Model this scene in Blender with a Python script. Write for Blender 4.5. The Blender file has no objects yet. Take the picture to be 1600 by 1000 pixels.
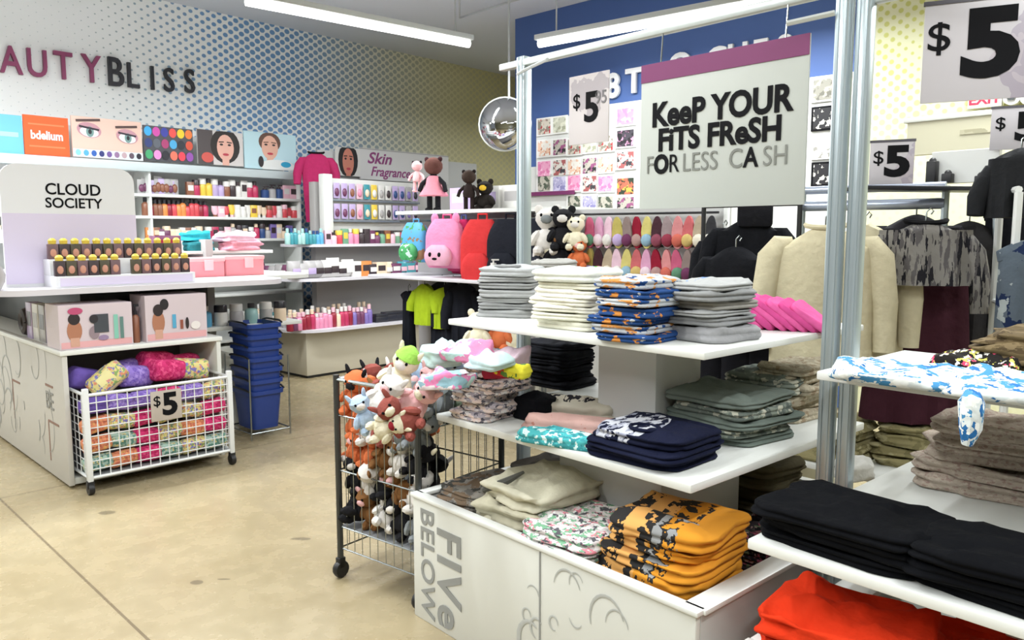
import bpy, bmesh, math, random
from mathutils import Vector, Matrix, noise
PI = math.pi
sc = bpy.context.scene
COL = sc.collection

# ------------------------------------------------------------------ camera, world, exposure
FPX, PITCH, EYE = 1230.0, math.radians(6.3), 1.55
cam_d = bpy.data.cameras.new('camera'); cam = bpy.data.objects.new('camera', cam_d); COL.objects.link(cam)
cam.location = (0, 0, EYE); cam.rotation_euler = (PI/2 - PITCH, 0, 0)
cam_d.sensor_width = 36; cam_d.lens = 36*FPX/1600; cam_d.clip_end = 60; cam_d.clip_start = .05
sc.camera = cam
world = bpy.data.worlds.new('store_air'); sc.world = world; world.use_nodes = True
world.node_tree.nodes['Background'].inputs[0].default_value = (.8, .85, .9, 1)
world.node_tree.nodes['Background'].inputs[1].default_value = .3
sc.view_settings.view_transform = 'Standard'; sc.view_settings.look = 'None'
sc.view_settings.gamma = 1; sc.view_settings.use_curve_mapping = False
sc.view_settings.exposure = 0.08
LAMP_W = 80.0

# ------------------------------------------------------------------ geometry of the photograph
def ray(px, py):
    cx = (px-800)/FPX; cy = (500-py)/FPX
    return Vector((cx, math.cos(PITCH)+cy*math.sin(PITCH), -math.sin(PITCH)+cy*math.cos(PITCH)))
def P(px, py, z):
    d = ray(px, py); t = (z-EYE)/d.z
    return Vector((d.x*t, d.y*t, z))
def PY(px, py, Y):
    d = ray(px, py); t = Y/d.y
    return Vector((d.x*t, Y, EYE+d.z*t))
class Frame:
    """a horizontal frame: origin, x axis turned by rz; -y faces the aisle"""
    def __init__(s, ox, oy, deg):
        s.o = Vector((ox, oy)); s.rz = math.radians(deg)
        s.c = math.cos(s.rz); s.s = math.sin(s.rz)
    def w(s, x, y, z=0):
        return Vector((s.o.x + x*s.c - y*s.s, s.o.y + x*s.s + y*s.c, z))
    def inv(s, p):
        dx = p[0]-s.o.x; dy = p[1]-s.o.y
        return (dx*s.c + dy*s.s, -dx*s.s + dy*s.c)
    def hit(s, px, py, y0=0.0):
        d = ray(px, py); nx, ny = -s.s, s.c
        t = (y0 + s.o.x*nx + s.o.y*ny)/(d.x*nx + d.y*ny)
        x, _ = s.inv((d.x*t, d.y*t)); return x, EYE + d.z*t
T = Frame(-0.3986, 3.0664, -47.9)     # the tiered clothing table
W = Frame(-3.80, 8.82, 47.8)          # left wall
B = Frame(0.038, 9.59, -43.6)         # blue wall
G1 = Frame(-2.685, 4.64, 45.0)        # end of the beauty counter
G2 = Frame(-2.19, 8.30, 48.0)         # rounded cosmetics gondola
G3 = Frame(-1.02, 7.15, -43.0)        # backpack fixture

# ------------------------------------------------------------------ materials
def lin(c): return c/12.92 if c <= .04045 else ((c+.055)/1.055)**2.4
def H(h):
    h = h.lstrip('#'); return tuple(lin(int(h[i:i+2], 16)/255) for i in (0, 2, 4)) + (1,)
MC = {}
def nodes(m):
    m.use_nodes = True; nt = m.node_tree
    return nt, nt.nodes.get('Principled BSDF')
def mat(name, hexc, rough=.5, metal=0, bump=0, bscale=60, var=0, vscale=8, emit=0, alpha=1, coat=0):
    k = (name, hexc)
    if k in MC: return MC[k]
    m = bpy.data.materials.new(name); nt, b = nodes(m); N = nt.nodes; L = nt.links
    b.inputs['Base Color'].default_value = H(hexc); b.inputs['Roughness'].default_value = rough
    b.inputs['Metallic'].default_value = metal
    if name.startswith(('cloth_', 'black_ink')): b.inputs['Specular IOR Level'].default_value = .12
    if coat: b.inputs['Coat Weight'].default_value = coat
    if emit:
        b.inputs['Emission Color'].default_value = H(hexc); b.inputs['Emission Strength'].default_value = emit
    tc = N.new('ShaderNodeTexCoord')
    if var:
        n = N.new('ShaderNodeTexNoise'); n.inputs['Scale'].default_value = vscale; n.inputs['Detail'].default_value = 4
        L.new(tc.outputs['Object'], n.inputs['Vector'])
        mx = N.new('ShaderNodeMix'); mx.data_type = 'RGBA'
        c = H(hexc)
        mx.inputs[6].default_value = tuple(max(0, v*(1-var)) for v in c[:3]) + (1,)
        mx.inputs[7].default_value = tuple(min(1, v*(1+var)) for v in c[:3]) + (1,)
        L.new(n.outputs[0], mx.inputs[0]); L.new(mx.outputs[2], b.inputs['Base Color'])
    if bump:
        n = N.new('ShaderNodeTexNoise'); n.inputs['Scale'].default_value = bscale; n.inputs['Detail'].default_value = 3
        L.new(tc.outputs['Object'], n.inputs['Vector'])
        bp = N.new('ShaderNodeBump'); bp.inputs['Strength'].default_value = bump; bp.inputs['Distance'].default_value = .015
        L.new(n.outputs[0], bp.inputs['Height']); L.new(bp.outputs[0], b.inputs['Normal'])
    MC[k] = m; return m
def cloth(hexc): return mat('cloth_'+hexc.strip('#'), hexc, .9, 0, .9, 14, .12, 30)
def plast(hexc): return mat('plastic_'+hexc.strip('#'), hexc, .3)
def paper(hexc): return mat('paper_'+hexc.strip('#'), hexc, .6)
def printed(name, base, inks, scale=18, th=.55, win=None, kind='noise', rough=.85, stretch=(1,1,1)):
    """cloth or paper with blots of ink; win=(cx,cy,rx,ry) keeps them inside an ellipse"""
    if name in MC: return MC[name]
    m = bpy.data.materials.new(name); nt, b = nodes(m); N = nt.nodes; L = nt.links
    b.inputs['Roughness'].default_value = rough
    if rough > .8: b.inputs['Specular IOR Level'].default_value = .12
    tc = N.new('ShaderNodeTexCoord'); mp = N.new('ShaderNodeMapping'); mp.inputs['Scale'].default_value = stretch
    L.new(tc.outputs['Object'], mp.inputs[0])
    prev = None
    if rough > .8 and not win: scale *= 1.5
    for i, ink in enumerate(inks):
        if kind == 'voronoi':
            n = N.new('ShaderNodeTexVoronoi'); n.inputs['Scale'].default_value = scale*(1+.2*i)
            src = n.outputs['Color']
        else:
            n = N.new('ShaderNodeTexNoise'); n.inputs['Scale'].default_value = scale*(1+.2*i); n.inputs['Detail'].default_value = 4
            src = n.outputs[0]
        ad = N.new('ShaderNodeVectorMath'); ad.inputs[1].default_value = (3.7*i+.3, 1.9*i, 7.1*i)
        L.new(mp.outputs[0], ad.inputs[0]); L.new(ad.outputs[0], n.inputs['Vector'])
        if kind == 'voronoi':
            sp = N.new('ShaderNodeSeparateColor'); L.new(src, sp.inputs[0]); src = sp.outputs[i % 3]
        g = N.new('ShaderNodeMath'); g.operation = 'GREATER_THAN'; g.inputs[1].default_value = th
        L.new(src, g.inputs[0]); fac = g.outputs[0]
        if win:
            s = N.new('ShaderNodeSeparateXYZ'); L.new(tc.outputs['Object'], s.inputs[0])
            def mth(op, a, bb):
                q = N.new('ShaderNodeMath'); q.operation = op
                for k_, v_ in ((0, a), (1, bb)):
                    if isinstance(v_, (int, float)): q.inputs[k_].default_value = v_
                    else: L.new(v_, q.inputs[k_])
                return q.outputs[0]
            dx = mth('DIVIDE', mth('SUBTRACT', s.outputs[0], win[0]), win[2])
            dy = mth('DIVIDE', mth('SUBTRACT', s.outputs[1], win[1]), win[3])
            r2 = mth('ADD', mth('MULTIPLY', dx, dx), mth('MULTIPLY', dy, dy))
            fac = mth('MULTIPLY', fac, mth('LESS_THAN', r2, 1.0))
        mx = N.new('ShaderNodeMix'); mx.data_type = 'RGBA'
        if prev is None: mx.inputs[6].default_value = H(base)
        else: L.new(prev, mx.inputs[6])
        mx.inputs[7].default_value = H(ink); L.new(fac, mx.inputs[0]); prev = mx.outputs[2]
    L.new(prev, b.inputs['Base Color'])
    if rough > .8:
        n = N.new('ShaderNodeTexNoise'); n.inputs['Scale'].default_value = 14; n.inputs['Detail'].default_value = 3; L.new(tc.outputs['Object'], n.inputs['Vector'])
        bp = N.new('ShaderNodeBump'); bp.inputs['Strength'].default_value = .9; bp.inputs['Distance'].default_value = .015
        L.new(n.outputs[0], bp.inputs['Height']); L.new(bp.outputs[0], b.inputs['Normal'])
    MC[name] = m; return m

WHITE = mat('white_laminate', '#dddfdb', .35)
OFFW = mat('offwhite_board', '#d2d3cc', .45)
GREYP = mat('grey_panel', '#a3a19f', .5)
SILV = mat('galvanised_steel', '#a9b4b8', .32, .55)
CHROME = mat('chrome_wire', '#8d9292', .25, .9)
DARKM = mat('dark_steel', '#2c2d30', .4, .4)
BLACK = mat('black_rubber', '#141416', .5)
INK = mat('black_ink', '#101013', .7)
PURP = mat('purple_print', '#722a5c', .6)
GREYINK = mat('grey_ink', '#8f918f', .6)
WIREW = mat('white_wire', '#d9dcdc', .4)

# ------------------------------------------------------------------ mesh helpers
def build(name, bm, mats, parent=None, loc=None, rz=0, rot=None, smooth=True):
    me = bpy.data.meshes.new(name); bm.to_mesh(me); bm.free()
    if not isinstance(mats, (list, tuple)): mats = [mats]
    for m in mats: me.materials.append(m)
    if smooth:
        me.polygons.foreach_set('use_smooth', [True]*len(me.polygons))
        try: me.set_sharp_from_angle(angle=math.radians(38))
        except Exception: pass
    o = bpy.data.objects.new(name, me); COL.objects.link(o)
    if parent: o.parent = parent
    if loc is not None: o.location = loc
    if rot: o.rotation_euler = rot
    elif rz: o.rotation_euler = (0, 0, rz)
    return o
def tag(o, label=None, cat=None, group=None, kind=None):
    if label: o['label'] = label
    if cat: o['category'] = cat
    if group: o['group'] = group
    if kind: o['kind'] = kind
    return o
def thing(name, label, cat, loc=(0,0,0), rz=0, group=None):
    o = bpy.data.objects.new(name, None); COL.objects.link(o); o.empty_display_size = .1
    o.location = loc; o.rotation_euler = (0, 0, rz)
    return tag(o, label, cat, group)
def BM(): return bmesh.new()
def setmi(vs, mi):
    if mi:
        for f in {f for v in vs for f in v.link_faces}: f.material_index = mi
def box(bm, c, s, bev=0, mi=0, M=None):
    r = bmesh.ops.create_cube(bm, size=1); vs = r['verts']
    for v in vs: v.co = Vector((v.co.x*s[0], v.co.y*s[1], v.co.z*s[2]))
    setmi(vs, mi)
    if bev:
        es = list({e for v in vs for e in v.link_edges})
        g = bmesh.ops.bevel(bm, geom=es, offset=bev, segments=2, affect='EDGES', profile=.5)
        vs = list({v for f in g['faces'] for v in f.verts} | {v for v in vs if v.is_valid})
        if mi:
            for f in g['faces']: f.material_index = mi
    for v in vs:
        if M: v.co = M @ v.co
        v.co += Vector(c)
    return vs
def lathe(bm, prof, seg=16, c=(0,0,0), mi=0, sx=1, sy=1, M=None):
    rings = []; vs = []
    for r, z in prof:
        if r < 1e-5: ring = [bm.verts.new((0, 0, z))]
        else: ring = [bm.verts.new((r*sx*math.cos(2*PI*i/seg), r*sy*math.sin(2*PI*i/seg), z)) for i in range(seg)]
        rings.append(ring); vs += ring
    for a, b in zip(rings, rings[1:]):
        for i in range(seg):
            j = (i+1) % seg
            if len(a) == 1 and len(b) == 1: continue
            if len(a) == 1: f = bm.faces.new((a[0], b[j], b[i]))
            elif len(b) == 1: f = bm.faces.new((a[i], a[j], b[0]))
            else: f = bm.faces.new((a[i], a[j], b[j], b[i]))
            f.material_index = mi
    for ring, fl in ((rings[0], True), (rings[-1], False)):
        if len(ring) > 1:
            f = bm.faces.new(ring[::-1] if fl else ring); f.material_index = mi
    for v in vs:
        if M: v.co = M @ v.co
        v.co += Vector(c)
    return vs
def loft(bm, rings, mi=0, cap=True, closed=True):
    R = [[bm.verts.new(p) for p in r] for r in rings]; n = len(R[0])
    for a, b in zip(R, R[1:]):
        for i in range(n if closed else n-1):
            j = (i+1) % n
            f = bm.faces.new((a[i], a[j], b[j], b[i])); f.material_index = mi
    if cap and closed:
        f = bm.faces.new(R[0][::-1]); f.material_index = mi
        f = bm.faces.new(R[-1]); f.material_index = mi
    return R
def tube(bm, pts, r, seg=8, mi=0, cap=True, rs=None):
    pts = [Vector(p) for p in pts]; rings = []; up = None
    for i, p in enumerate(pts):
        d = (pts[min(i+1, len(pts)-1)] - pts[max(i-1, 0)]).normalized()
        if up is None:
            up = Vector((0, 0, 1)) if abs(d.z) < .9 else Vector((1, 0, 0))
        a = d.cross(up).normalized(); b = a.cross(d).normalized(); up = b
        rr = rs[i] if rs else r
        rings.append([p + (a*math.cos(2*PI*k/seg) + b*math.sin(2*PI*k/seg))*rr for k in range(seg)])
    return loft(bm, rings, mi, cap)
def ball(bm, c, s, seg=12, mi=0, M=None):
    n = max(5, seg//2); prof = [(0, -1)] + [(math.sin(PI*i/n), -math.cos(PI*i/n)) for i in range(1, n)] + [(0, 1)]
    vs = lathe(bm, prof, seg, (0,0,0), mi)
    for v in vs:
        v.co = Vector((v.co.x*s[0], v.co.y*s[1], v.co.z*s[2]))
        if M: v.co = M @ v.co
        v.co += Vector(c)
    return vs
def prism(bm, poly, axis_from, depth, mi=0, plane='xz'):
    """polygon drawn in xz (extruded along y) or xy (extruded along z)"""
    if plane == 'xz': a = [(x, axis_from, z) for x, z in poly]; b = [(x, axis_from+depth, z) for x, z in poly]
    else: a = [(x, y, axis_from) for x, y in poly]; b = [(x, y, axis_from+depth) for x, y in poly]
    return loft(bm, [a, b], mi)
def fixn(bm): bmesh.ops.recalc_face_normals(bm, faces=bm.faces[:])
def rot(ax, deg): return Matrix.Rotation(math.radians(deg), 3, ax)
def text(name, s, size, m, parent, loc, rotation=(PI/2,0,0), bold=.0, depth=.002, sx=1.0, shear=0, align='CENTER', space=1.0):
    cu = bpy.data.curves.new('lettering_curve', 'FONT'); cu.body = s; cu.size = size
    cu.extrude = depth; cu.offset = bold*size; cu.align_x = align; cu.align_y = 'CENTER'; cu.shear = shear; cu.space_character = space
    cu.resolution_u = 4
    t = bpy.data.objects.new('lettering_temp', cu); COL.objects.link(t)
    bpy.context.view_layer.update()
    me = bpy.data.meshes.new_from_object(t.evaluated_get(bpy.context.evaluated_depsgraph_get()))
    bpy.data.objects.remove(t); bpy.data.curves.remove(cu)
    for v in me.vertices: v.co.x *= sx
    me.materials.clear(); me.materials.append(m); me.name = name
    o = bpy.data.objects.new(name, me); COL.objects.link(o)
    if parent: o.parent = parent
    o.location = loc; o.rotation_euler = rotation
    return o

ORD = ['first','second','third','fourth','fifth','sixth','seventh','eighth','ninth','tenth','eleventh','twelfth','thirteenth',
 'fourteenth','fifteenth','sixteenth','seventeenth','eighteenth','nineteenth','twentieth']
def nth(i, n):
    if i == 0: return 'leftmost'
    if i == n-1: return 'rightmost'
    if i < 20: return ORD[i] + ' from left'
    tens = {2:'twenty', 3:'thirty', 4:'forty', 5:'fifty'}[(i+1)//10] ; u = (i+1) % 10
    return (tens + ('-' + ORD[u-1] if u else 'th') + ' from left').replace('yth', 'ieth')
def level(i, n):
    if i == n-1: return 'topmost'
    if i == 0: return 'bottommost'
    if n-1-i <= i: return ORD[n-1-i] + ' from top'
    return ORD[i] + ' from bottom'

# ------------------------------------------------------------------ folded clothes
def garment_bm(w, d, h, seed, layers=2, wr=.006, crown=.25, K=44, tuck=0.0):
    """a folded garment: rounded slab, its folds showing as ridges along the sides"""
    rnd = random.Random(seed); bm = BM(); off = Vector((rnd.random()*50, rnd.random()*50, seed*1.37))
    def ring(s, z, sink=0):
        pts = []
        for k in range(K):
            a = 2*PI*k/K + PI/K; ca, sa = math.cos(a), math.sin(a); e = .36
            x = math.copysign(abs(ca)**e, ca); y = math.copysign(abs(sa)**e, sa)
            px, py = x*w/2*s, y*d/2*s
            n1 = noise.noise(Vector((px*9, py*9, z*30))+off); n2 = noise.noise(Vector((px*24, py*24, z*50))+off)
            n3 = noise.noise(Vector((px*7, py*16, 5.5))+off)
            g = 1 + (n1*.05 + n2*.02)*(wr/.006)
            pts.append(Vector((px*g, py*g, max(0.0, z + (n3*wr*1.5 + n2*wr*.7)*sink))))
        return pts
    R = [ring(.4, 0), ring(.9, 0)]
    lh = h/layers
    for i in range(layers):
        z0 = i*lh; last = i == layers-1
        R += [ring(.965, z0+lh*.06), ring(.995, z0+lh*.28), ring(1.0, z0+lh*.5), ring(.99, z0+lh*.75)]
        if not last: R += [ring(.955, z0+lh*.97)]
    for s, zz in ((.965, .93), (.9, 1.0), (.78, 1.03), (.62, 1.05), (.45, 1.05+crown*.3), (.28, 1.05+crown*.4), (.12, 1.05+crown*.45)):
        R.append(ring(s, h*zz, 1.0 if s < .95 else .3))
    loft(bm, R); return bm
GM = {}
def gmesh(w, d, h, seed, layers, wr, K=44):
    k = (round(w,3), round(d,3), round(h,3), seed, layers, wr)
    if k not in GM:
        bm = garment_bm(w, d, h, seed, layers, wr, K=K); fixn(bm)
        me = bpy.data.meshes.new('folded_garment'); bm.to_mesh(me); bm.free()
        me.polygons.foreach_set('use_smooth', [True]*len(me.polygons)); me.materials.append(WHITE)
        GM[k] = me
    return GM[k]
def garment(name, label, cat, loc, rz, w, d, h, m, seed, layers=2, wr=.006, group=None, tilt=(0,0), collar=None):
    o = bpy.data.objects.new(name, gmesh(w, d, h, seed % 5 + int(w*100), layers, wr)); COL.objects.link(o)
    o.location = loc; o.rotation_euler = (tilt[0], tilt[1], rz)
    o.material_slots[0].link = 'OBJECT'; o.material_slots[0].material = m
    tag(o, label, cat, group)
    if collar:
        bm = BM(); n = 20
        tube(bm, [(.052*math.cos(2*PI*i/n), -d*.22+.04*math.sin(2*PI*i/n), h*1.12) for i in range(n+1)], .006, 6, cap=False)
        build('collar', bm, collar, o)
    return o
def stack(name, desc, where, cat, x, y, z, rz, w, d, hs, mats, group, seed=0, jit=.008, wr=.006, layers=2, collar=None, lean=(0,0)):
    """a pile of folded clothes, each one a thing; hs heights, mats one per garment or one for all"""
    rnd = random.Random(seed*7+1); zz = z; n = len(hs); out = []; S0 = sum(hs)
    hs = [h_*rnd.uniform(.8, 1.2) for h_ in hs]; S1 = sum(hs); hs = [h_*S0/S1 for h_ in hs]; jit *= 1.25
    for i, h in enumerate(hs):
        m = mats[i % len(mats)] if isinstance(mats, (list, tuple)) else mats
        ds = desc[i % len(desc)] if isinstance(desc, (list, tuple)) else desc
        lx = rnd.uniform(-jit, jit) + lean[0]*i; ly = rnd.uniform(-jit, jit) + lean[1]*i
        c, s = math.cos(rz), math.sin(rz)
        lab = f'{ds}, {level(i, n)} {where}' if n > 1 else f'{ds} {where}'
        o = garment(name, lab, cat, (x + lx*c - ly*s, y + lx*s + ly*c, zz), rz + rnd.uniform(-.11, .11), w*rnd.uniform(.94, 1.04), d*rnd.uniform(.94, 1.04), h, m, seed*11+i, layers, wr, group, collar=(collar if i == n-1 else None))
        out.append(o); zz += h*1.04
    return out
# ================================================================== THE ROOM
CEIL = 4.05
def M_(nt, op, a, b=None, c=None):
    q = nt.nodes.new('ShaderNodeMath'); q.operation = op
    for k, v in ((0, a), (1, b), (2, c)):
        if v is None: continue
        if isinstance(v, (int, float)): q.inputs[k].default_value = v
        else: nt.links.new(v, q.inputs[k])
    return q.outputs[0]
def mixc(nt, fac, a, b):
    q = nt.nodes.new('ShaderNodeMix'); q.data_type = 'RGBA'
    if isinstance(fac, (int, float)): q.inputs[0].default_value = fac
    else: nt.links.new(fac, q.inputs[0])
    for k, v in ((6, a), (7, b)):
        if isinstance(v, tuple): q.inputs[k].default_value = v
        else: nt.links.new(v, q.inputs[k])
    return q.outputs[2]

def floor_material():
    m = bpy.data.materials.new('polished_concrete'); nt, b = nodes(m); N = nt.nodes; L = nt.links
    tc = N.new('ShaderNodeTexCoord')
    n1 = N.new('ShaderNodeTexNoise'); n1.inputs['Scale'].default_value = 1.3; n1.inputs['Detail'].default_value = 6
    n2 = N.new('ShaderNodeTexNoise'); n2.inputs['Scale'].default_value = 9; n2.inputs['Detail'].default_value = 5
    for n in (n1, n2): L.new(tc.outputs['Object'], n.inputs['Vector'])
    r1 = N.new('ShaderNodeValToRGB'); r1.color_ramp.elements[0].position = .2; r1.color_ramp.elements[1].position = .8
    r1.color_ramp.elements[0].color = H('#948463'); r1.color_ramp.elements[1].color = H('#aa9d80')
    L.new(n1.outputs[0], r1.inputs[0])
    r2 = N.new('ShaderNodeValToRGB'); r2.color_ramp.elements[0].position = .35; r2.color_ramp.elements[1].position = .65
    r2.color_ramp.elements[0].color = (.93, .93, .93, 1); r2.color_ramp.elements[1].color = (1.03, 1.03, 1.03, 1)
    L.new(n2.outputs[0], r2.inputs[0])
    mu = N.new('ShaderNodeMix'); mu.data_type = 'RGBA'; mu.blend_type = 'MULTIPLY'; mu.inputs[0].default_value = 1
    L.new(r1.outputs[0], mu.inputs[6]); L.new(r2.outputs[0], mu.inputs[7])
    s = N.new('ShaderNodeSeparateXYZ'); L.new(tc.outputs['Object'], s.inputs[0])
    X, Y = s.outputs[0], s.outputs[1]
    p = M_(nt, 'MULTIPLY', M_(nt, 'ADD', X, Y), .7071); q = M_(nt, 'MULTIPLY', M_(nt, 'SUBTRACT', Y, X), .7071)
    def cut(v, off):
        return M_(nt, 'LESS_THAN', M_(nt, 'PINGPONG', M_(nt, 'SUBTRACT', v, off), 1.8), .006)
    groove = M_(nt, 'MAXIMUM', cut(p, 1.04), cut(q, 5.3))
    col = mixc(nt, M_(nt, 'MULTIPLY', groove, .75), mu.outputs[2], H('#5b4d39'))
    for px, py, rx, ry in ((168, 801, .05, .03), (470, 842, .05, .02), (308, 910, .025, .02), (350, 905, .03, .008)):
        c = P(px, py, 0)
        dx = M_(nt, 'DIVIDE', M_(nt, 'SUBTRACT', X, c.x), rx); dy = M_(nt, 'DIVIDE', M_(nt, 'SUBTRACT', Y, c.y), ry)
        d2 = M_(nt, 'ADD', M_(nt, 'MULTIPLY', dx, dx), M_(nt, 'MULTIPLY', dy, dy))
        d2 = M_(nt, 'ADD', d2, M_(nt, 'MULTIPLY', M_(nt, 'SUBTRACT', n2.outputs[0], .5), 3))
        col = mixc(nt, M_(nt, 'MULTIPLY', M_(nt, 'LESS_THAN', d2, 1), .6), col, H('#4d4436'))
    L.new(col, b.inputs['Base Color'])
    L.new(M_(nt, 'ADD', M_(nt, 'MULTIPLY', n2.outputs[0], .25), .14), b.inputs['Roughness'])
    b.inputs['Specular IOR Level'].default_value = .5
    return m
bm = BM(); box(bm, (0, 6, -.05), (26, 28, .1)); tag(build('floor', bm, floor_material(), smooth=False), kind='structure')
bm = BM(); box(bm, (0, 6, CEIL+.05), (26, 28, .1))
tag(build('ceiling', bm, mat('ceiling_paint', '#d3d7df', .8), smooth=False), kind='structure')

def dotted_wall(name, fr_hit, left=True):
    m = bpy.data.materials.new(name); nt, b = nodes(m); N = nt.nodes; L = nt.links
    b.inputs['Roughness'].default_value = .6
    tc = N.new('ShaderNodeTexCoord'); s = N.new('ShaderNodeSeparateXYZ'); L.new(tc.outputs['Object'], s.inputs[0])
    X, Z = s.outputs[0], s.outputs[2]
    def rng(v, a, bb, c=0., d=1.):
        q = N.new('ShaderNodeMapRange'); L.new(v, q.inputs[0])
        for k, u in enumerate((a, bb, c, d)): q.inputs[k+1].default_value = u
        return q.outputs[0]
    if left: pa, pz = .135, .092
    else: pa, pz = .105, .088
    def dots(ox):
        fx = M_(nt, 'SUBTRACT', M_(nt, 'FRACT', M_(nt, 'ADD', M_(nt, 'DIVIDE', X, pa), 50+ox)), .5)
        fz = M_(nt, 'SUBTRACT', M_(nt, 'FRACT', M_(nt, 'ADD', M_(nt, 'DIVIDE', Z, pz), 50+ox)), .5)
        fx = M_(nt, 'MULTIPLY', fx, 1.2)
        return M_(nt, 'SQRT', M_(nt, 'ADD', M_(nt, 'MULTIPLY', fx, fx), M_(nt, 'MULTIPLY', fz, fz)))
    d = M_(nt, 'MINIMUM', dots(0), dots(.5))
    if left:
        sx = [fr_hit(px) for px in (60, 180, 330, 480, 640, 740)]
        r = M_(nt, 'MULTIPLY', rng(X, sx[0]+.3, sx[2]+.5, .03, .31), 1)
        dot = rng(M_(nt, 'SUBTRACT', d, r), -.03, .03, 1, 0)
        base = mixc(nt, rng(X, sx[3], sx[5]), H('#eef1f0'), H('#d2cb98'))
        dc = mixc(nt, rng(X, sx[1], sx[2]), H('#a5b3b5'), H('#6c97c4'))
        dc = mixc(nt, rng(X, sx[3]-.2, sx[5]-.6), dc, H('#c6c19a'))
        col = mixc(nt, dot, base, dc)
    else:
        n = N.new('ShaderNodeTexNoise'); n.inputs['Scale'].default_value = 2.2; L.new(tc.outputs['Object'], n.inputs['Vector'])
        r = rng(n.outputs[0], .3, .7, .12, .3)
        dot = rng(M_(nt, 'SUBTRACT', d, r), -.04, .04, .75, 0)
        dot = M_(nt, 'MULTIPLY', dot, rng(Z, 2.0, 2.9, .15, 1))
        yc = mixc(nt, dot, H('#dcdcb8'), H('#bdbf4a'))
        fr = M_(nt, 'GREATER_THAN', X, fr_hit(1338))
        col = mixc(nt, fr, H('#43609a'), yc)
    L.new(col, b.inputs['Base Color']); return m
def slab(name, fr, x0, x1, z0, z1, th, m, y=0):
    bm = BM(); box(bm, ((x0+x1)/2, y+th/2, (z0+z1)/2), (x1-x0, th, z1-z0))
    return tag(build(name, bm, m, loc=(fr.o.x, fr.o.y, 0), rz=fr.rz, smooth=False), kind='structure')
wl = slab('wall_left', W, -12, 6.3, 0, CEIL, .15, dotted_wall('dotted_mural', lambda px: W.hit(px, 150)[0]))
wb = slab('wall_back', B, 0, 11.5, 0, CEIL, .15, dotted_wall('blue_and_yellow_mural', lambda px: B.hit(px, 150)[0], False))
pl = mat('plain_wall_paint', '#b9b596', .7)
bm = BM(); e = W.w(5.67, 0); box(bm, (0, 0, CEIL/2), (8, .15, CEIL))
tag(build('wall_far', bm, pl, loc=W.w(6.1, 0) + Vector((3.0, -2.86, 0)), rz=B.rz, smooth=False), kind='structure')
bm = BM(); box(bm, (9.2, 2, CEIL/2), (.15, 18, CEIL)); tag(build('wall_right', bm, pl, smooth=False), kind='structure')
bm = BM(); box(bm, (0, -6, CEIL/2), (24, .15, CEIL)); tag(build('wall_front', bm, pl, smooth=False), kind='structure')
# white base band of the back wall
bb = slab('trim_1', W, -12, 6.2, 0, .12, .02, OFFW, y=-.02)

# ------------------------------------------------------------------ ceiling strip lights
TUBE = mat('lit_tube', '#ffffff', .4, emit=5)
def strip_light(a, b, label, z=3.38, n=2):
    a = Vector((a[0], a[1], z)); b = Vector((b[0], b[1], z)); d = b-a; Ln = d.length; mid = (a+b)/2
    t = thing('strip_light', label, 'ceiling light', mid, math.atan2(d.y, d.x), 'linear ceiling lights')
    bm = BM(); box(bm, (0, 0, .055), (Ln, .12, .05), .006); build('housing', bm, mat('lamp_housing', '#c8cccb', .4), t)
    bm = BM(); lathe(bm, [(0, -Ln/2+.01), (.036, -Ln/2+.02), (.036, Ln/2-.02), (0, Ln/2-.01)], 12, M=rot('Y', 90)); build('tube', bm, TUBE, t)
    for sx in (-.42, .42):
        bm = BM(); tube(bm, [(sx*Ln, 0, .07), (sx*Ln, 0, CEIL-z)], .008, 6); build('suspension_rod', bm, mat('rod_grey', '#b7bbbd', .4), t)
    ld = bpy.data.lights.new('strip_glow', 'AREA'); ld.shape = 'RECTANGLE'; ld.size = Ln*.96; ld.size_y = .06
    ld.energy = LAMP_W*Ln/2.4; ld.color = (.95, .985, 1); ld.spread = math.radians(178)
    lo = bpy.data.objects.new('strip_glow', ld); COL.objects.link(lo); lo.parent = t; lo.location = (0, 0, -.045)
    return t
strip_light(P(735, 66, 3.4), P(735, 66, 3.4) - Vector((1.72, 1.45, 0)), 'lit white strip light above the mural wall, the one at the left')
strip_light(P(840, 66, 3.4), P(1302, -20, 3.4), 'lit white strip light over the blue wall, the one at the top centre')
strip_light((-2.28, 6.3), (-4.0, 4.85), 'lit strip light continuing the row above the mural wall, out of the frame')
strip_light((-5.3, 4.6), (-4.4, 5.5), 'added strip light brightening the mural wall at the left, out of the frame')  # unseen lamp added to brighten the left part of the mural wall
k = 0
for x, y, dx in ((-3.6, 4.6, 0), (-1.2, 2.6, 0), (1.3, .6, 0), (-2.6, .6, 0), (3.9, 3.4, 0), (-.2, -1.8, 0), (2.6, 4.6, 1), (-6.4, 4.2, 0), (1.9, 11.6, 0)):  # last entry: hidden lamp added behind the blue wall to brighten the far corner
    strip_light((x-.85, y-.85), (x+.85, y+.85), 'unseen lit strip light further along the store ceiling out of the frame')
# conduit on the ceiling
bm = BM(); c0 = P(720, 0, 3.9); tube(bm, [P(718, -30, 3.98), P(718, 28, 3.98), P(800, 2, 3.98), P(860, -16, 3.98)], .012, 6)
tag(build('conduit', bm, mat('rod_grey', '#b7bbbd')), 'thin pale conduit bending across the grey ceiling', 'pipe')

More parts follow.
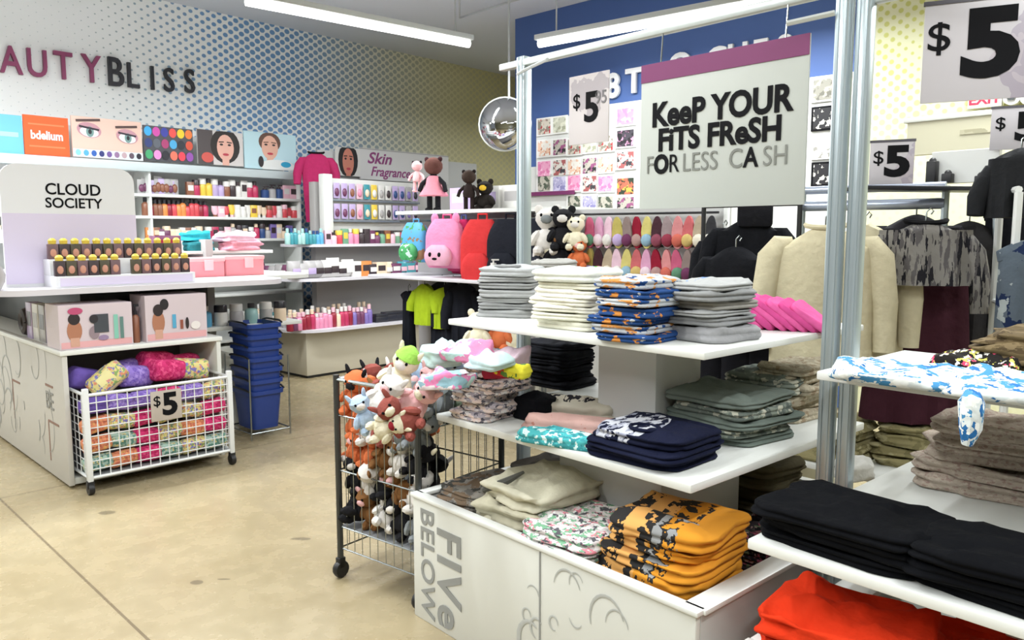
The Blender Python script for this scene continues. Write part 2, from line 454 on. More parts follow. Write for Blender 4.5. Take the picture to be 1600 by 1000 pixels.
# ------------------------------------------------------------------ BEAUTY BLISS letters on the wall
def wall_letter(ch, px, py, pxh, m, n_):
    x, z = W.hit(px, py, -.03); h = pxh/FPX*(W.w(x, 0).y)
    o = text('wall_letter', ch, h*1.38, m, None, W.w(x, -.03, z), (PI/2, 0, W.rz), bold=.008, depth=.018, sx=.76)
    tag(o, f'{n_} on the dotted mural wall', 'letter', 'letters on the left wall'); return o
pm = mat('letter_plum', '#8b3c63', .5); km = mat('letter_black', '#24242c', .5)
for ch, px, py, hh, m, d in (('A', 17, 96, 42, pm, 'plum capital letter A at the left end of the wordmark'), ('U', 58, 101, 42, pm, 'plum capital letter U'),
    ('T', 99, 105, 42, pm, 'plum capital letter T'), ('Y', 143, 110, 42, pm, 'plum capital letter Y'), ('B', 180, 115, 44, km, 'heavy black capital letter B'),
    ('L', 207, 120, 38, km, 'black capital letter L'), ('I', 238, 124, 36, km, 'thin black capital letter I'),
    ('S', 264, 127, 36, km, 'black capital letter S just right of the letter I'), ('S', 296, 129, 36, km, 'last black capital letter S of the wordmark')):
    wall_letter(ch, px, py, hh, m, d)

# ------------------------------------------------------------------ white lettering and posters on the blue wall
wm = mat('letter_white', '#e6e8ea', .5)
for ch, px, py, hh, d in (('8', 958, 136, 36, 'white rounded character beside the hanging price sign'), ('T', 991, 128, 36, 'white capital letter T beside the purple sign edge'),
    ('O', 1063, 104, 36, 'white capital letter O peeking over the purple band'), ('C', 1120, 95, 36, 'white capital letter C peeking over the purple band'),
    ('H', 1153, 89, 36, 'white capital letter H peeking over the purple band'), ('E', 1188, 83, 36, 'white capital letter E peeking over the purple band'),
    ('S', 1226, 76, 36, 'white capital letter S peeking over the purple band')):
    x, z = B.hit(px, py, -.03); h = hh/FPX*B.w(x, 0).y
    tag(text('wall_letter', ch, h*1.38, wm, None, B.w(x, -.03, z), (PI/2, 0, B.rz), bold=.03, depth=.015), d + ' on the blue wall', 'letter', 'letters on the blue wall')
def facebox(fr, px0, py0, px1, py1, y):
    x0, za = fr.hit(px0, (py0+py1)/2, y); x1, _ = fr.hit(px1, (py0+py1)/2, y)
    _, zt = fr.hit((px0+px1)/2, py0, y); _, zb = fr.hit((px0+px1)/2, py1, y)
    return x0, x1, zb, zt
x0, x1, z0, z1 = facebox(B, 822, 242, 1330, 400, -.04); z0 = .9
_, zt2 = B.hit(1290, 118, -.04); xa = B.hit(838, 200, -.04)[0]; _, zt1 = B.hit(850, 186, -.04)
bm = BM()
prism(bm, [(x0, z0), (x1, z0), (x1, B.hit(1290, 118, -.04)[1]), (B.hit(935, 180, -.04)[0], B.hit(935, 165, -.04)[1]), (B.hit(935, 180, -.04)[0], zt1), (xa, zt1), (xa, z1), (x0, z1)], -.04, .04); fixn(bm)
tag(build('poster_board', bm, mat('board_white', '#d5d6d2', .5), loc=(B.o.x, B.o.y, 0), rz=B.rz, smooth=False), 'wide white backing board of small art prints on the blue wall', 'display board')
ARTS = [('#c9c2b4', ['#b3202c', '#8a8578']), ('#bdb9ab', ['#77766b', '#4f5a4a']), ('#8d8b80', ['#6a685e', '#a8a498']), ('#d6d2ca', ['#3c3b40', '#a55b5b']),
  ('#ded9d3', ['#a05243', '#26222a']), ('#e6e2da', ['#c47c5c', '#e6c2a8']), ('#b9b3d2', ['#8f86bd', '#d9a7a0']), ('#c8c9b6', ['#a4a68e', '#dadbc8']),
  ('#aeaacd', ['#8985b5', '#cfcbe4']), ('#3a3738', ['#8c8a84', '#171619']), ('#eaa3c4', ['#f4c8dc', '#e07fae']), ('#262328', ['#8e6f8e', '#4c3244']),
  ('#b9b4a8', ['#2c2a2d', '#96527c']), ('#dc6a52', ['#e7b04f', '#2f3b2a']), ('#f096bd', ['#f7b3cf', '#ee86b2']), ('#403a44', ['#e89cc4', '#1a161d']),
  ('#cfcbc2', ['#8f8d86', '#e0ddd6']), ('#1b1a1e', ['#e9e6da', '#1b1a1e'])]
posters = []
cols = [(851, 24), (875, 24), (898, 24), (922, 26), (947, 28), (978, 32)]
rows = {0: [198, 232, 264, 287], 1: [195, 230, 262, 288], 2: [229, 261, 286, 318], 3: [226, 259, 287, 318], 4: [224, 257, 287, 319], 5: [182, 216, 250, 291, 321]}
names = ['faded red and grey', 'pale olive', 'grey toned', 'cream and maroon', 'black and terracotta', 'peach', 'lilac', 'sage green', 'violet', 'dark charcoal', 'pink', 'black and plum', 'stone and black', 'orange and yellow', 'plain bright pink', 'pink and black', 'light grey', 'white framed black']
i = 0
for c, (cx, cw) in enumerate(cols):
    for r, cy in enumerate(rows[c]):
        posters.append((cx, cy, cw, 28 if c < 5 else 30, [14, 15, 3, 13, 12][r] if c == 5 else (i*5+c) % 14, c, r)); i += 1
for r, (cy, a) in enumerate(((140, 2), (185, 17), (232, 16), (272, 17))): posters.append((1286, cy, 36, 38 if r != 2 else 34, a, 6, r))
for cx, cy, cw, ch, a, c, r in posters:
    x0, x1, z0, z1 = facebox(B, cx-cw/2, cy-ch/2, cx+cw/2, cy+ch/2, -.05)
    w, h = x1-x0, z1-z0; base, inks = ARTS[a]
    t = thing('art_print', f'small {names[a]} art print, ' + (f'{nth(c, 6) if c < 6 else "right of the grey sign"}, {ORD[r]} row down'), 'art print', B.w((x0+x1)/2, -.05, (z0+z1)/2), B.rz, 'art prints on the blue wall')
    bm = BM(); box(bm, (0, 0, 0), (w, .016, h)); build('frame', bm, mat('print_border', '#e9e9e6', .5) if a != 17 else INK, t, smooth=False)
    bm = BM(); box(bm, (0, -.009, 0), (w*.8, .004, h*.84)); build('artwork', bm, printed(f'art_{a}', base, inks, 14+a % 5, .54, rough=.6), t, smooth=False)
x0, x1, z0, z1 = facebox(B, 826, 299, 897, 305, -.07)
bm = BM(); box(bm, ((x0+x1)/2, -.07, (z0+z1)/2), (x1-x0, .03, z1-z0))
tag(build('shelf_sign_strip', bm, PURP, loc=(B.o.x, B.o.y, 0), rz=B.rz), 'narrow purple sign strip under the small art prints', 'sign')

# ------------------------------------------------------------------ convex mirror
c = PY(789, 194, 8.4); R_ = .27
t = thing('convex_mirror', 'round convex security mirror hanging near the blue wall corner', 'mirror', c, math.radians(-8))
bm = BM(); prof = [(R_*math.sin(a_), R_*.62*math.cos(a_)) for a_ in [PI/2*i/10 for i in range(10, -1, -1)]]
lathe(bm, prof[:-1] + [(0, R_*.62)], 28, M=rot('X', 90)); build('mirror_dome', bm, mat('mirror_silver', '#c3c5c8', .06, 1), t)
bm = BM(); n = 28; tube(bm, [(R_*math.cos(2*PI*i/n), 0, R_*math.sin(2*PI*i/n)) for i in range(n+1)], .014, 6); build('rim', bm, mat('mirror_rim', '#c9ccc9', .4), t)
bm = BM(); tube(bm, [(.04, .02, R_), (.04, .02, CEIL-c.z)], .012, 8); build('hanging_rod', bm, mat('rod_grey', '#b7bbbd'), t)
# ================================================================== THE TIERED CLOTHING TABLE
def tl(x, y, z=0): return T.w(x, y, z)
TB = thing('display_table', 'white three-tier clothing table with a grey lettered bin panel', 'display table', (T.o.x, T.o.y, 0), T.rz)
BW, BD, RIM = 1.35, 1.35, .5
bm = BM(); box(bm, (BW/2, .012, RIM/2), (BW, .024, RIM), .004); pn = build('bin_panel', bm, OFFW, TB); pn['label'] = 'front panel with big grey letters'
text('panel_lettering', 'FIVe', .205, GREYINK, pn, (.228, -.002, .225), (PI/2, PI/2, 0), bold=.018, depth=.001, sx=1.02, space=1.1)
text('panel_lettering', 'BELOW', .122, GREYINK, pn, (.093, -.002, .25), (PI/2, PI/2, 0), bold=.012, depth=.001, sx=1.08)
bm = BM(); box(bm, (.735, -.001, .25), (.006, .004, RIM-.01)); build('panel_seam', bm, GREYINK, pn)
# sketched figures: open grey strokes
bm = BM(); rnd = random.Random(5)
for cx, cz, r, a0, a1, th in ((.86, .40, .06, 20, 170, .009), (.70, .33, .03, 10, 150, .006), (.69, .16, .06, 60, 320, .022), (1.03, .36, .07, 20, 200, .012),
        (1.07, .36, .045, 10, 180, .007), (.80, .27, .02, 0, 300, .008), (.95, .12, .08, 100, 260, .006), (1.2, .3, .05, 30, 200, .01), (1.1, .18, .1, 80, 200, .006), (.9, .33, .03, 200, 330, .006), (.64, .08, .05, 30, 200, .01), (.72, .22, .03, 40, 260, .012), (.67, .25, .02, 0, 300, .008), (.76, .06, .05, 20, 170, .012), (.90, .44, .03, 20, 200, .006)):
    pts = [(cx + r*math.cos(math.radians(a_)), -.002, cz + r*math.sin(math.radians(a_))*1.2) for a_ in [a0+(a1-a0)*i/12 for i in range(13)]]
    tube(bm, pts, th/2, 5, rs=[th/2*(.3+.7*math.sin(PI*i/12)) for i in range(13)])
for v in bm.verts: v.co.y = -.0022 + (v.co.y+.002)*.1
build('panel_sketch', bm, mat('sketch_grey', '#b0b2ae', .6), pn)
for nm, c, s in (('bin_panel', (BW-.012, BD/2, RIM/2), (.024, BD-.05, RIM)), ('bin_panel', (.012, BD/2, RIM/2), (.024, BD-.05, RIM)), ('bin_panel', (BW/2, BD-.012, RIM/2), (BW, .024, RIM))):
    bm = BM(); box(bm, c, s, .003); build(nm, bm, mat('bin_panel_grey', '#b9b9b6', .5), TB)  # side and back panels in a darker grey than the front
for c_, s_ in (((BW/2, .014, RIM+.008), (BW+.02, .045, .016)), ((BW/2, BD-.014, RIM+.008), (BW+.02, .045, .016)), ((.014, BD/2, RIM+.008), (.045, BD-.04, .016)), ((BW-.02, BD/2, RIM+.008), (.075, BD-.04, .016))):
    bm = BM(); box(bm, c_, s_, .004); build('rim', bm, WHITE, TB)
bm = BM(); box(bm, (BW/2, BD/2, .33), (BW-.05, BD-.05, .02)); build('bin_floor', bm, WHITE, TB)
bm = BM(); box(bm, (.66, .67, .57), (.5, .5, .46), .004); build('column', bm, mat('column_white', '#cfcfce', .45), TB)
MZ, UZ = .82, 1.2
bm = BM(); box(bm, (.62, .13+.56, MZ-.014), (1.24, 1.14, .028), .005); build('shelf', bm, WHITE, TB)
bm = BM(); box(bm, (.66, .66, 1.0), (.28, .28, .345), .004); build('column', bm, mat('column_white', '#cfcfce', .45), TB)
bm = BM(); box(bm, (.60, .20+.53, UZ-.012), (1.24, 1.06, .024), .005); build('shelf', bm, WHITE, TB)

# uprights and top rail
FR = thing('sign_frame', 'tall galvanised steel frame of uprights and top rail carrying the signs', 'frame', (T.o.x, T.o.y, 0), T.rz)
def post(x, y, w, z1, nm='upright'):
    bm = BM(); box(bm, (x, y, z1/2), (w, w, z1), w*.16)
    for s in (-1, 1):
        box(bm, (x + s*w*.24, y - w*.5, z1/2), (w*.16, .006, z1-.01)); 
    p = build(nm, bm, SILV, FR)
    bm = BM(); box(bm, (x, y, .01), (w*2, w*2, .02), .004); build('foot', bm, SILV, p)
post(-.10, .70, .052, 2.33)
post(1.378, .662, .046, 2.62); post(1.432, .685, .046, 2.45)
bm = BM(); box(bm, (.62, .69, 2.30), (1.72, .034, .03), .005); build('top_rail', bm, mat('rail_pale', '#c0c6c4', .35, .3), FR)
bm = BM(); box(bm, (2.25, .70, 2.25), (1.6, .03, .03), .004); build('top_rail', bm, mat('rail_pale', '#c0c6c4', .35, .3), FR)
bm = BM(); tube(bm, [(-.10, .66, 2.25), (.0, .62, 2.25), (.25, .5, 2.235)], .007, 6); build('sign_arm', bm, mat('rail_pale', '#c0c6c4'), FR)
bm = BM(); tube(bm, [(1.36, .63, 2.215), (1.22, .6, 2.205)], .009, 6); build('sign_arm', bm, mat('rail_pale', '#c0c6c4'), FR)

# big sign
sx0, sx1, sz0, sz1 = .592, 1.265, 1.642, 2.18
S = thing('hanging_sign', 'large grey KEEP YOUR FITS FRESH sign with a purple top band', 'sign', tl((sx0+sx1)/2, .67, (sz0+sz1)/2), T.rz)
w, h = sx1-sx0, sz1-sz0
bm = BM(); box(bm, (0, 0, 0), (w, .008, h), .001); build('board', bm, mat('sign_grey', '#b2b6b0', .6), S)
bm = BM(); box(bm, (0, -.0045, h/2-.033), (w, .004, .066)); build('band', bm, PURP, S)
text('lettering', 'KeeP YOUR', .120, INK, S, (.0, -.006, .074), bold=.034, depth=.001, sx=.92)
text('lettering', 'FiTS FReSH', .112, INK, S, (.0, -.006, -.020), bold=.034, depth=.001, sx=.95)
thin = mat('thin_ink', '#73756f', .6)
for ch_, x_, m_, bo in (('F', -.288, thin, -.004), ('O', -.235, INK, .045), ('R', -.178, INK, .0), ('LESS', -.065, thin, -.004), ('C', .082, thin, .004), ('A', .140, INK, .02), ('SH', .232, thin, -.004)):
    text('lettering', ch_, .094, m_, S, (x_, -.006, -.108), bold=bo, depth=.001, sx=.86)
for s in (-.25, .25):
    bm = BM(); tube(bm, [(s, 0, h/2), (s, .01, 2.295-(sz0+sz1)/2)], .003, 5); build('hook', bm, CHROME, S)

def price_sign(px0, py0, px1, py1, Y, label, s_big, cents=None, dollar=True, tone='#b3aaad', rz=T.rz, sx=1, inkm=None, big=1.0):
    c = PY((px0+px1)/2, (py0+py1)/2, Y); w = (px1-px0)*Y/FPX/math.cos(rz*.9)*.8; h = (py1-py0)*Y/FPX
    t = thing('price_sign', label, 'sign', c, rz, 'price signs')
    bm = BM(); box(bm, (0, 0, 0), (w, .006, h), .001); build('card', bm, printed('sign_tex_'+tone, tone, ['#a79fa3', '#c6bfbf'], 4, .5, rough=.5), t)
    ik = inkm or INK
    text('lettering', s_big, h*.78*big, ik, t, (w*.08, -.004, h*.0), bold=.03, depth=.001, sx=1.05*sx)
    if dollar: text('lettering', '$', h*.40*big, ik, t, (-w*.30, -.004, h*.12), bold=.006, depth=.001, sx=1.0*sx)
    if cents: text('lettering', cents, h*.26, mat('soft_ink', '#6d6a6c'), t, (w*.32, -.004, h*.13), bold=.01, depth=.001, sx=.9)
    return t, w, h
price_sign(883, 118, 957, 222, 3.45, 'pinkish grey $5.95 sign hung on the left upright', '5', '95', tone='#c3bcbb', big=.75)
# ================================================================== CLOTHES ON THE TIERED TABLE
def near(px, py, z, back):            # centre of a pile whose nearest bottom corner shows at (px, py)
    p = P(px, py, z); return p.x, p.y + back
HG = cloth('#9b9c9c'); HG2 = cloth('#8b8c8c'); CREAM = cloth('#e2dfcf'); CREAM2 = cloth('#d8d6c4'); IVORY = cloth('#ebe9dd')
x, y = near(797, 500, UZ, .17)
stack('folded_tshirt', ['folded heather grey t-shirt']*6 + ['light grey t-shirt with black print'], 'of the leftmost top tier pile', 't-shirt', x, y, UZ, T.rz+.5, .25, .22, [.028]*6+[.034],
      [HG, HG2, HG, HG, HG2, HG, printed('grey_black_print', '#a9abac', ['#26262a'], 16, .6, (.03, -.02, .07, .04))], 'grey t-shirts on the top tier', 3, .010, .010, collar=HG2)
x, y = near(862, 470, UZ, .25)
stack('folded_tshirt', 'folded pale grey t-shirt', 'of the pile behind the leftmost one, top tier', 't-shirt', x, y, UZ, T.rz+.3, .25, .22, [.032]*6, [cloth('#b1b0aa'), cloth('#a5a49f')], 'pale grey t-shirts on the top tier', 5, .012, .01)
x, y = near(915, 521, UZ, .2)
st = stack('folded_tshirt', ['folded cream t-shirt with small motif', 'folded cream t-shirt', 'folded off-white t-shirt', 'folded cream t-shirt', 'folded ivory t-shirt', 'folded off-white t-shirt', 'folded white t-shirt with green lettering'], 'of the cream pile on the top tier', 't-shirt', x-.01, y, UZ, T.rz+.15, .29, .27,
      [.042, .026, .028, .026, .026, .026, .034], [printed('cream_motif', '#e2dfcd', ['#6f6f66'], 40, .56, (.09, -.07, .035, .03)), CREAM2, IVORY, CREAM, IVORY, CREAM2, printed('white_green', '#e3e6dc', ['#6ccb5a', '#7c9be0'], 14, .56, (.02, .03, .12, .06))], 'cream t-shirts on the top tier', 8, .012, .012)
x, y = near(1020, 541, UZ, .19)
bl = printed('white_blue_orange', '#b4b8bc', ['#27497f', '#c98a4a'], 10, .585, stretch=(1, 1.6, 3))
bl2 = printed('blue_orange', '#2a4a80', ['#b9bdc2', '#cf8a45'], 9, .62, stretch=(1, 1.6, 2))
stack('folded_tshirt', ['folded royal blue t-shirt with orange trim', 'white t-shirt with blue print'], 'of the blue and orange pile', 't-shirt', x-.02, y, UZ, T.rz+.1, .23, .26, [.028]*7, [bl2, bl, bl2, bl2, bl, bl2, bl], 'blue and white t-shirts on the top tier', 12, .014, .01)
x, y = near(1112, 542, UZ, .22)
stack('folded_tshirt', ['folded grey t-shirt'], 'of the grey pile next to the pink fan', 't-shirt', x+.025, y, UZ, T.rz-.05, .27, .27, [.05, .026, .024, .026, .028, .03],
      [cloth('#98989a'), cloth('#8e8f90'), HG, cloth('#95928c'), HG2, printed('grey_orange_motif', '#a4a5a4', ['#cf9a5e', '#6e89b5'], 20, .6, (-.04, -.02, .08, .06))], 'plain grey t-shirts on the top tier', 15, .016, .014)
# fanned pink tops: each leans on the next
pk = cloth('#dc5f9c'); pk2 = cloth('#cf4f8f')
x, y = near(1243, 521, UZ, .16)
for i in range(7):
    garment('folded_blouse', f'bright pink folded top, {nth(i, 7)} in the leaning fan', 'top', (x-.12+.036*i, y+.05-.016*i, UZ+.038+.004*(3-abs(i-2))), T.rz+.35, .20-.008*abs(i-2), .20, .027, [pk, pk2][i % 2], 60+i, 1, .008, 'pink tops fanned on the top tier', tilt=(0, .62))

# ---- middle tier
def mid(px, py, z=MZ, b=.15): return near(px, py, z, b)
def one(name, label, cat, px, py, z, b, rz, w, d, h, m, seed, layers=2, wr=.012, group=None, tilt=(0,0), collar=None):
    x, y = near(px, py, z, b)
    return garment(name, label, cat, (x, y, z), T.rz+rz, w, d, h, m, seed, layers, wr, group, tilt, collar)
gw = printed('grey_white_pattern', '#a29ba2', ['#dcd8d6', '#55535c', '#d8c6bf'], 17, .53, stretch=(1, 1, 2))
x, y = mid(765, 664, b=.17)
stack('folded_leggings', 'folded grey patterned leggings', 'at the left end of the middle tier', 'leggings', x, y, MZ, T.rz+.15, .22, .24, [.034]*6, gw, 'patterned leggings on the middle tier', 21, .02, .014)
mint = printed('mint_pink', '#b4cfcd', ['#df86b2', '#e9dfe0', '#93b8c4'], 6, .54); pinkm = printed('pink_mint', '#dd8ab0', ['#bcdcd8', '#e8c5d2'], 7, .58); yell = printed('yellow_red', '#d8cf3d', ['#c73a35', '#5b7d3f'], 8, .58)
zt = MZ+.215
palt = cloth('#b8cfce'); palp = cloth('#d885ae'); pall = cloth('#d9c3cf')
for i, (px, py, w, d, h, m, lab, r, cat) in enumerate((
    (700, 602, .17, .16, .06, mint, 'mint patterned pyjama top hanging over the left corner', .5, 'pyjamas'), (690, 575, .16, .15, .07, palt, 'pale aqua ruffled top at the far left of the heap', -.3, 'top'),
    (735, 583, .20, .13, .045, pinkm, 'hot pink pyjama bottoms sprawled over the leggings', .2, 'pyjamas'), (752, 566, .18, .16, .05, mint, 'mint pyjama bottoms behind the hot pink ones', -.2, 'pyjamas'),
    (790, 575, .17, .13, .045, pall, 'pale lilac top beside the left upright', .1, 'top'), (765, 598, .18, .12, .035, palt, 'pale aqua t-shirt lying in front of the hot pink pyjamas', .0, 't-shirt'),
    (774, 586, .10, .06, .03, cloth('#8f2638'), 'small dark red socks near the yellow item', .3, 'socks'), (800, 597, .12, .08, .035, yell, 'small bright yellow and red item beside the black t-shirts', .3, 'socks'))):
    q = P(px, py+14, MZ+.17); zz = MZ+.19+.035*(i % 3)
    garment('folded_' + ('pyjamas' if cat == 'pyjamas' else 'socks' if cat == 'socks' else 'tshirt'), lab + ' in the pastel heap', cat, (q.x, q.y, zz), T.rz+r, w, d, h, m, 300+i, 1 + i % 2, .035, 'pastel heap on the middle tier', tilt=(.12*(i % 3-1), .1*((i*2) % 3-1)))
blk = cloth('#121318')
x, y = near(885, 612, MZ, .13)
stack('folded_tshirt', ['folded black t-shirt']*5+['black t-shirt with grey print'], 'of the pile behind the beige top', 't-shirt', x-.01, y+.07, MZ, T.rz+.1, .27, .26, [.034]*6, [blk]*5+[printed('black_grey', '#1b1c22', ['#5b5c62'], 22, .62, (-.04, -.03, .05, .04))], 'black t-shirts on the middle tier', 24, .02, .014)
one('folded_blouse', 'black ribbed folded top at the front corner of the patterned leggings', 'top', 838, 664, MZ, .12, 0, .13, .14, .09, blk, 25, 3)
one('folded_blouse', 'beige folded top with rows of black letters on the middle tier', 'top', 905, 667, MZ, .17, .35, .36, .18, .065, printed('beige_letters', '#c9c2b2', ['#26242a'], 34, .52, (-.03, .0, .14, .05), stretch=(1.6, .8, 1)), 26)
one('folded_blouse', 'pale pink folded top in front of the beige top', 'top', 898, 685, MZ, .12, .45, .37, .13, .045, printed('palepink', '#d6aea6', ['#c78a7e'], 25, .66), 27)
one('folded_shorts', 'teal and white patterned folded shorts at the edge of the middle tier', 'shorts', 880, 704, MZ, .085, .3, .33, .11, .04, printed('teal_white', '#4fb0b4', ['#cfe8e6', '#3d9097'], 24, .53), 28)
nv = printed('navy_silver', '#14182e', ['#9497a8', '#c2c4cc'], 22, .52, (-.07, -.03, .11, .15), stretch=(1.8, .8, 1))
nv0 = cloth('#14182e')
x, y = near(1040, 742, MZ, .215)
stack('folded_tshirt', ['folded navy t-shirt', 'folded navy t-shirt', 'folded navy t-shirt with a silver print'], 'of the middle tier corner pile', 't-shirt', x, y, MZ, T.rz+.12, .36, .32, [.032, .032, .034], [nv0, nv0, nv], 'navy t-shirts on the middle tier', 29, .01, .012, collar=nv0)
gg = printed('green_grey', '#687069', ['#7f877d', '#59615c', '#b4b4a4'], 12, .57); gg2 = cloth('#667069')
x, y = near(1160, 712, MZ, .27)
stack('folded_tshirt', ['folded sage grey t-shirt']*4+['folded sage grey t-shirt with white lettering'], 'beside the navy pile', 't-shirt', x+.03, y+.02, MZ, T.rz-.05, .38, .36, [.032]*5, [gg2, gg, gg2, gg, printed('sage_letters', '#68716a', ['#c5c8bb'], 30, .6, (-.06, -.03, .07, .04))], 'sage grey t-shirts on the middle tier', 33, .02, .014)
bt = printed('beige_tan', '#a39a86', ['#92826c', '#b5ac97'], 24, .55)
x, y = near(1232, 672, MZ, .24)
stack('folded_tshirt', 'folded grey green mottled t-shirt', 'between the sage and tan piles', 't-shirt', x+.0, y+.05, MZ, T.rz+.1, .3, .34, [.034]*5, gg, 'mottled t-shirts on the middle tier', 34, .02, .016)
x, y = near(1268, 668, MZ, .22)
stack('folded_tshirt', 'folded tan mottled t-shirt', 'at the right edge of the middle tier', 't-shirt', x+.02, y+.02, MZ, T.rz, .2, .36, [.034]*6, bt, 'tan t-shirts on the middle tier', 36, .02, .014)

# ---- bin
BZ = .34
cam_g = printed('charcoal_camo', '#6d6a66', ['#44433f', '#8f8b84', '#7c6a58'], 9, .54)
def pile(name, desc, where, cat, px, py, z, b, rz, w, d, hs, m, group, seed, jit=.02, wr=.014, lean=(0, 0), layers=2):
    x, y = near(px, py, z, b); return stack(name, desc, where, cat, x, y, z, T.rz+rz, w, d, hs, m, group, seed, jit, wr, layers, lean=lean)
x, y = tl(.17, .25)[:2]
stack('folded_shorts', 'folded charcoal camouflage shorts', 'at the left corner of the bin', 'shorts', x, y, BZ, T.rz, .26, .36, [.032]*6, cam_g, 'charcoal shorts in the bin', 41, .02, .018)
x, y = tl(.17, .62)[:2]
stack('folded_shorts', 'folded grey marled shorts', 'behind the charcoal shorts in the bin', 'shorts', x, y, BZ, T.rz+.2, .26, .3, [.035]*6, [cloth('#8a857f'), cloth('#77736e')], 'grey shorts in the bin', 42, .03, .02)
x, y = tl(.16, 1.0)[:2]
stack('folded_jeans', 'folded dark blue grey jeans', 'at the back of the bin', 'jeans', x, y, BZ, T.rz+.1, .3, .36, [.045]*7, cloth('#3f4a52'), 'dark jeans in the bin', 43, .02, .018)
# cream hoodies heaped in the bin
x, y = tl(.48, .30)[:2]
CS = stack('folded_sweatshirt', ['folded cream sweatshirt']*4+['rumpled cream sweatshirt'], 'in the bin beside the charcoal shorts', 'sweatshirt', x, y, BZ, T.rz+.1, .33, .42, [.055, .055, .055, .055, .065], [cloth('#cbc7b2'), cloth('#bdb8a2')], 'cream sweatshirts in the bin', 44, .03, .026)
# drawstring with a dark toggle
bm = BM(); p0 = tl(.40, .14, .62); 
tube(bm, [p0+Vector((-.08, 0, -.03)), p0+Vector((-.03, -.03, .0)), p0+Vector((.02, -.02, .02)), p0+Vector((.07, .02, .035))], .012, 7, rs=[.008, .016, .013, .006])
bpy.context.view_layer.update(); inv_ = CS[-1].matrix_basis.inverted()
for v in bm.verts: v.co = inv_ @ v.co
build('dark_strap', bm, cloth('#5a5a56'), CS[-1])
wp = printed('white_pink_print', '#cfc8c8', ['#d98794', '#5b5a60', '#7cae8d', '#e9e7e6'], 18, .55, stretch=(1, 1, 2))
x, y = tl(.76, .21)[:2]
stack('folded_tshirt', 'folded white t-shirt with pink print', 'beside the mustard pile', 't-shirt', x-.02, y, BZ, T.rz+.05, .32, .36, [.036]*6, wp, 'printed white t-shirts in the bin', 45, .014, .014)
def mustard():
    m = bpy.data.materials.new('mustard_black'); nt, b = nodes(m); b.inputs['Roughness'].default_value = .9
    N = nt.nodes; L = nt.links; tc = N.new('ShaderNodeTexCoord'); s = N.new('ShaderNodeSeparateXYZ'); L.new(tc.outputs['Object'], s.inputs[0])
    n = N.new('ShaderNodeTexNoise'); n.inputs['Scale'].default_value = 24; n.inputs['Detail'].default_value = 3; L.new(tc.outputs['Object'], n.inputs['Vector'])
    X, Y = s.outputs[0], s.outputs[1]
    def band(c, w): return M_(nt, 'LESS_THAN', M_(nt, 'ABSOLUTE', M_(nt, 'SUBTRACT', X, c)), w)
    light = mixc(nt, M_(nt, 'LESS_THAN', X, .0), H('#d08b1e'), H('#d9a25a'))
    inband = M_(nt, 'MAXIMUM', band(-.145, .05), band(.02, .065))
    inband = M_(nt, 'MULTIPLY', inband, M_(nt, 'LESS_THAN', Y, .14))
    blot = M_(nt, 'MULTIPLY', inband, M_(nt, 'GREATER_THAN', n.outputs[0], .47))
    c = mixc(nt, blot, light, H('#1c1a1a'))
    g = M_(nt, 'MULTIPLY', band(.05, .045), M_(nt, 'MULTIPLY', M_(nt, 'GREATER_THAN', n.outputs[0], .54), M_(nt, 'LESS_THAN', Y, -.02)))
    c = mixc(nt, g, c, H('#8d8f90'))
    L.new(c, b.inputs['Base Color']); return m
MU = mustard()
x, y = tl(1.075, .265)[:2]
stack('folded_hoodie', 'folded mustard hoodie with black print', 'of the bin corner pile', 'hoodie', x, y, BZ, T.rz+.04, .36, .36, [.056, .052, .052, .05, .05, .05], MU, 'mustard hoodies at the bin corner', 47, .014, .016, layers=2)
# right side of the bin: dark patterned things
fl = printed('dark_floral', '#2c2528', ['#7b3b4a', '#55604a', '#8a6f6a', '#151316'], 14, .54)
for i, (lx, ly) in enumerate(((1.15, .68), (1.12, .98), (1.15, 1.2))):
    x, y = tl(lx, ly)[:2]
    stack('folded_leggings', 'folded dark floral leggings', ['behind the mustard pile', 'in the bin along its right side', 'in the far right corner of the bin'][i], 'leggings', x, y, BZ, T.rz, .26, .24, [.03]*5, fl, 'floral leggings in the bin', 50+i, .02, .018)
for i, (lx, ly) in enumerate(((.5, 1.12), (.85, 1.15))):
    x, y = tl(lx, ly)[:2]
    stack('folded_jeans', 'folded olive joggers', ['at the back left of the bin', 'at the back right of the bin'][i], 'joggers', x, y, BZ, T.rz, .3, .3, [.045]*6, cloth('#57513f'), 'joggers at the back of the bin', 55+i, .03, .02)

# ================================================================== THE RIGHT HAND TABLE
RX, RY = 1.555, .26
TR = thing('display_table', 'white two-tier clothing table right of the steel upright', 'display table', tuple(tl(RX, 0)), T.rz)
def hx(px, py, z): q = T.inv(P(px, py, z)); return q[0]-RX, q[1]
bm = BM(); box(bm, (.62, .04+.56, .736), (1.4, 1.12, .028), .005, M=None); 
for v in bm.verts: v.co.x += .0
sh = build('shelf', bm, WHITE, TR); 
bm = BM(); box(bm, (.55, .28+.45, 1.137), (1.3, .62, .026), .005); build('shelf', bm, WHITE, TR)
bm = BM(); box(bm, (.66, .75, .94), (.22, .22, .38), .004); build('column', bm, mat('column_white', '#cfcfce'), TR)
bm = BM(); box(bm, (.66, .72, .52), (.5, .5, .42), .004); build('column', bm, mat('column_white', '#cfcfce'), TR)
RR = .46
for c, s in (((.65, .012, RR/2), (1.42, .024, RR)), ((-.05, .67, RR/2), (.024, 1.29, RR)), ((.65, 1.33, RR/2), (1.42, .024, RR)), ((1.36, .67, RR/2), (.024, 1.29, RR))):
    bm = BM(); box(bm, c, s, .003); build('bin_panel', bm, mat('bin_panel_grey', '#b9b9b6'), TR)
bm = BM(); box(bm, (.65, .67, .32), (1.37, 1.28, .02)); build('bin_floor', bm, WHITE, TR)
